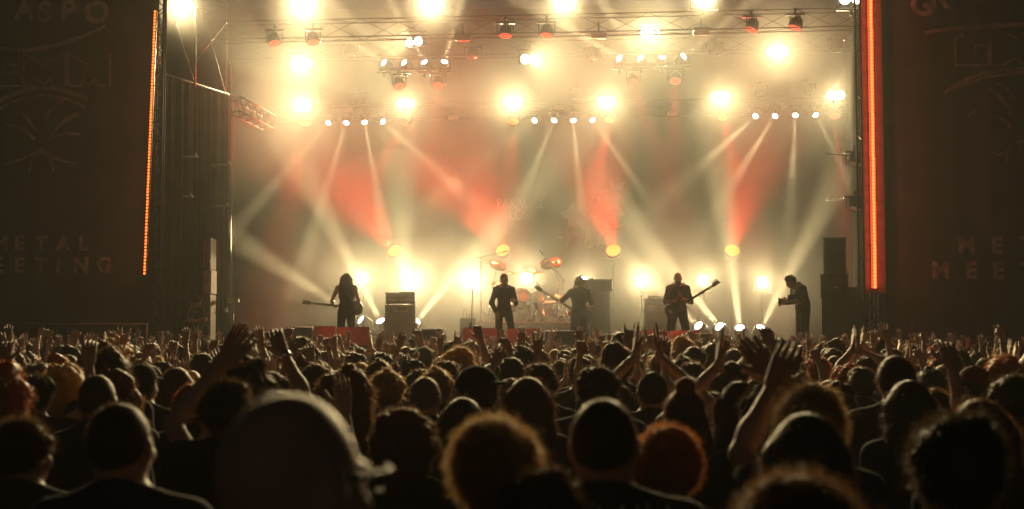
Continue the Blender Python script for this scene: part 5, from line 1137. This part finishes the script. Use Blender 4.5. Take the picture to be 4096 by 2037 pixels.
# the nearest ones and all with raised arms come first; the rest of the far rows reads as one mass
score = sorted(order, key=lambda i: ppl[i][1] - (7 if ppl[i][2][1] != 'none' else 0) - (99 if i < len(heroes) else 0) + (99 if abs(ppl[i][0]) > ppl[i][1] * .373 + .3 else 0))
NIND = 300 - len(FG) - 6
todo = []
ind = set(score[:NIND]); mass = [i for i in order if i not in ind]
for i in order:
    if i not in ind: continue
    x, y, (M, k, hs), h, rz, hc, sc = ppl[i]
    px = 1288 + x / y * F / 1.5901; lm = next(n for lim, n in AHEAD if px < lim)
    row = 'front rows' if y > 19 else ('middle rows' if y > 12 else 'back rows')
    lab = f'person, {HW[hs].format(hc)}, {sc} top, {ARMW(k)}, {row} near {lm}'
    todo.append((lab, i))
cnt = {}
for lab, i in todo: cnt.setdefault(lab, []).append(i)
for lab, i in todo:
    x, y, (M, k, hs), h, rz, hc, sc = ppl[i]; same = cnt[lab]
    if len(same) > 2: lab = ('nearest', 'midmost', 'farthest')[min(2, sorted(same, key=lambda j: ppl[j][1]).index(i))] + ' ' + lab
    if len(same) == 2: lab = ('nearer ' if i == min(same, key=lambda j: ppl[j][1]) else 'farther ') + lab
    place_person(M, (x, y, 0), h, rz, SKIN[i % 3], hc, sc, lab, 'concertgoers in the packed rows', capc=('black', 'charcoal', 'dark red')[i % 3])
# far remainder: one mass of heads and arms
if mass:
    parts = []; mats = [SKIN[0], HAIR['brown'], SHIRT['black'], SHIRT['charcoal'], HAIR['black']]
    for i in mass:
        x, y, (M, k, hs), h, rz, hc, sc = ppl[i]; s = h / 1.75; c, sn = math.cos(rz) * s, math.sin(rz) * s
        T = np.array(((c, sn, 0), (-sn, c, 0), (0, 0, s)))
        for key, mi in (('skin', 0), ('hair', 1 if i % 2 else 4), ('shirt', 2 if i % 3 else 3)):
            for (V, Q, _) in (M['b'][key] or []): parts.append((np.asarray(V) @ T + np.array((x, y, 0)), np.asarray(Q), mi))
    o = link(bpy.data.objects.new('crowd', np_mesh('crowd', parts, mats))); tag(o, 'dense far crowd filling the gaps in the front rows', 'crowd', kind='stuff')
print('PEOPLE', len(FG), len(ind), len(mass))
# ---------------------------------------------------------------- air: thin haze everywhere, machine smoke on the stage
def vol(name, dens, aniso, col=(.92, .90, .86)):
    m = bpy.data.materials.new(name); m.use_nodes = True; nt = m.node_tree; nt.nodes.clear()
    out = nt.nodes.new('ShaderNodeOutputMaterial'); v = nt.nodes.new('ShaderNodeVolumePrincipled'); nt.links.new(v.outputs[0], out.inputs['Volume'])
    v.inputs['Color'].default_value = (*col, 1); v.inputs['Density'].default_value = dens; v.inputs['Anisotropy'].default_value = aniso
    m.cycles.volume_sampling = 'EQUIANGULAR'; m.cycles.homogeneous_volume = True; return m
tag(MB().box((0, 22, 6.5), (46, 62, 15.1)).build('haze', vol('thin night haze', .0009, .45)), kind='stuff')
def puff(c, r, dens, label, seed):
    rr = random.Random(seed); n, mm = 28, 16; ph = [(rr.uniform(0, 6.28), rr.uniform(1.5, 3.5), rr.uniform(0, 6.28)) for _ in range(4)]
    m = MB(); vs = []; fs = []
    for j in range(mm + 1):
        t = PI * j / mm
        for i in range(n):
            p = 2 * PI * i / n; k = 1 + sum(.07 * math.sin(f * p_ + a) * math.sin(t) for (a, f_, b) in ph for p_, f in ((p, round(f_)),)) + .05 * math.sin(3 * t + ph[0][2])
            vs.append((r[0] * k * math.sin(t) * math.cos(p), r[1] * k * math.sin(t) * math.sin(p), r[2] * k * math.cos(t)))
    for j in range(mm):
        for i in range(n): fs.append((j * n + i, (j + 1) * n + i, (j + 1) * n + (i + 1) % n, j * n + (i + 1) % n))
    o = m.add(vs, fs).build('smoke', vol('stage smoke', dens, .62), None, True); o.location = c; tag(o, label, 'smoke', kind='stuff'); return o
# rounded body of smoke that fills the stage
def smoke_body(dens):
    vs = []; fs = []; n, mm = 48, 24; rx, ry, rz = 8.6, 6.3, 5.0; e = .42
    sg = lambda v, p: math.copysign(abs(v) ** p, v)
    for j in range(mm + 1):
        t = PI * j / mm
        for i in range(n):
            p = 2 * PI * i / n; vs.append((rx * sg(math.sin(t), e) * sg(math.cos(p), e), ry * sg(math.sin(t), e) * sg(math.sin(p), e), rz * sg(math.cos(t), e)))
    for j in range(mm):
        for i in range(n): fs.append((j * n + i, (j + 1) * n + i, (j + 1) * n + (i + 1) % n, j * n + (i + 1) % n))
    o = MB().add(vs, fs).build('smoke', vol('stage smoke body', dens, .62), None, True); o.location = (0, 34.4, 6.3); tag(o, 'even machine smoke filling the whole stage', 'smoke', kind='stuff')
smoke_body(.0115)

puff(at2(690, 430, 33.5), (1.6, 2.0, 2.6), .010, 'loose smoke drifting down at the left of the stage', 3)
puff(at2(1130, 690, 35.0), (3.0, 1.8, 1.0), .008, 'bank of smoke low behind the left amplifier', 5)
puff(at2(1560, 420, 35.5), (2.6, 1.6, 1.7), .006, 'faint cloud of smoke over the bass player', 8)
puff((0, 30.0, 9.6), (9.0, 2.2, 2.6), .012, 'smoke gathered under the roof around the front truss', 11)  # extra puff added so the top row of lamps gets a glow
puff(at2(1000, 480, 34.0), (1.5, 1.4, 1.1), .014, 'wisp of smoke above the left amplifier', 21)
puff(at2(1330, 590, 35.8), (2.2, 1.2, .8), .014, 'wisp of smoke above the drum kit', 22)
puff(at2(1700, 640, 35.0), (2.6, 1.3, .9), .012, 'low bank of smoke behind the bald guitarist', 23)
puff(at2(700, 640, 33.0), (1.5, 1.5, 1.2), .014, 'smoke drifting at the left edge of the stage', 24)
puff(at2(1900, 330, 34.5), (1.9, 1.4, 1.2), .010, 'faint smoke under the right trusses', 25)
puff(at2(1250, 200, 34.5), (2.2, 1.5, 1.0), .010, 'faint smoke between the upper lamps', 26)
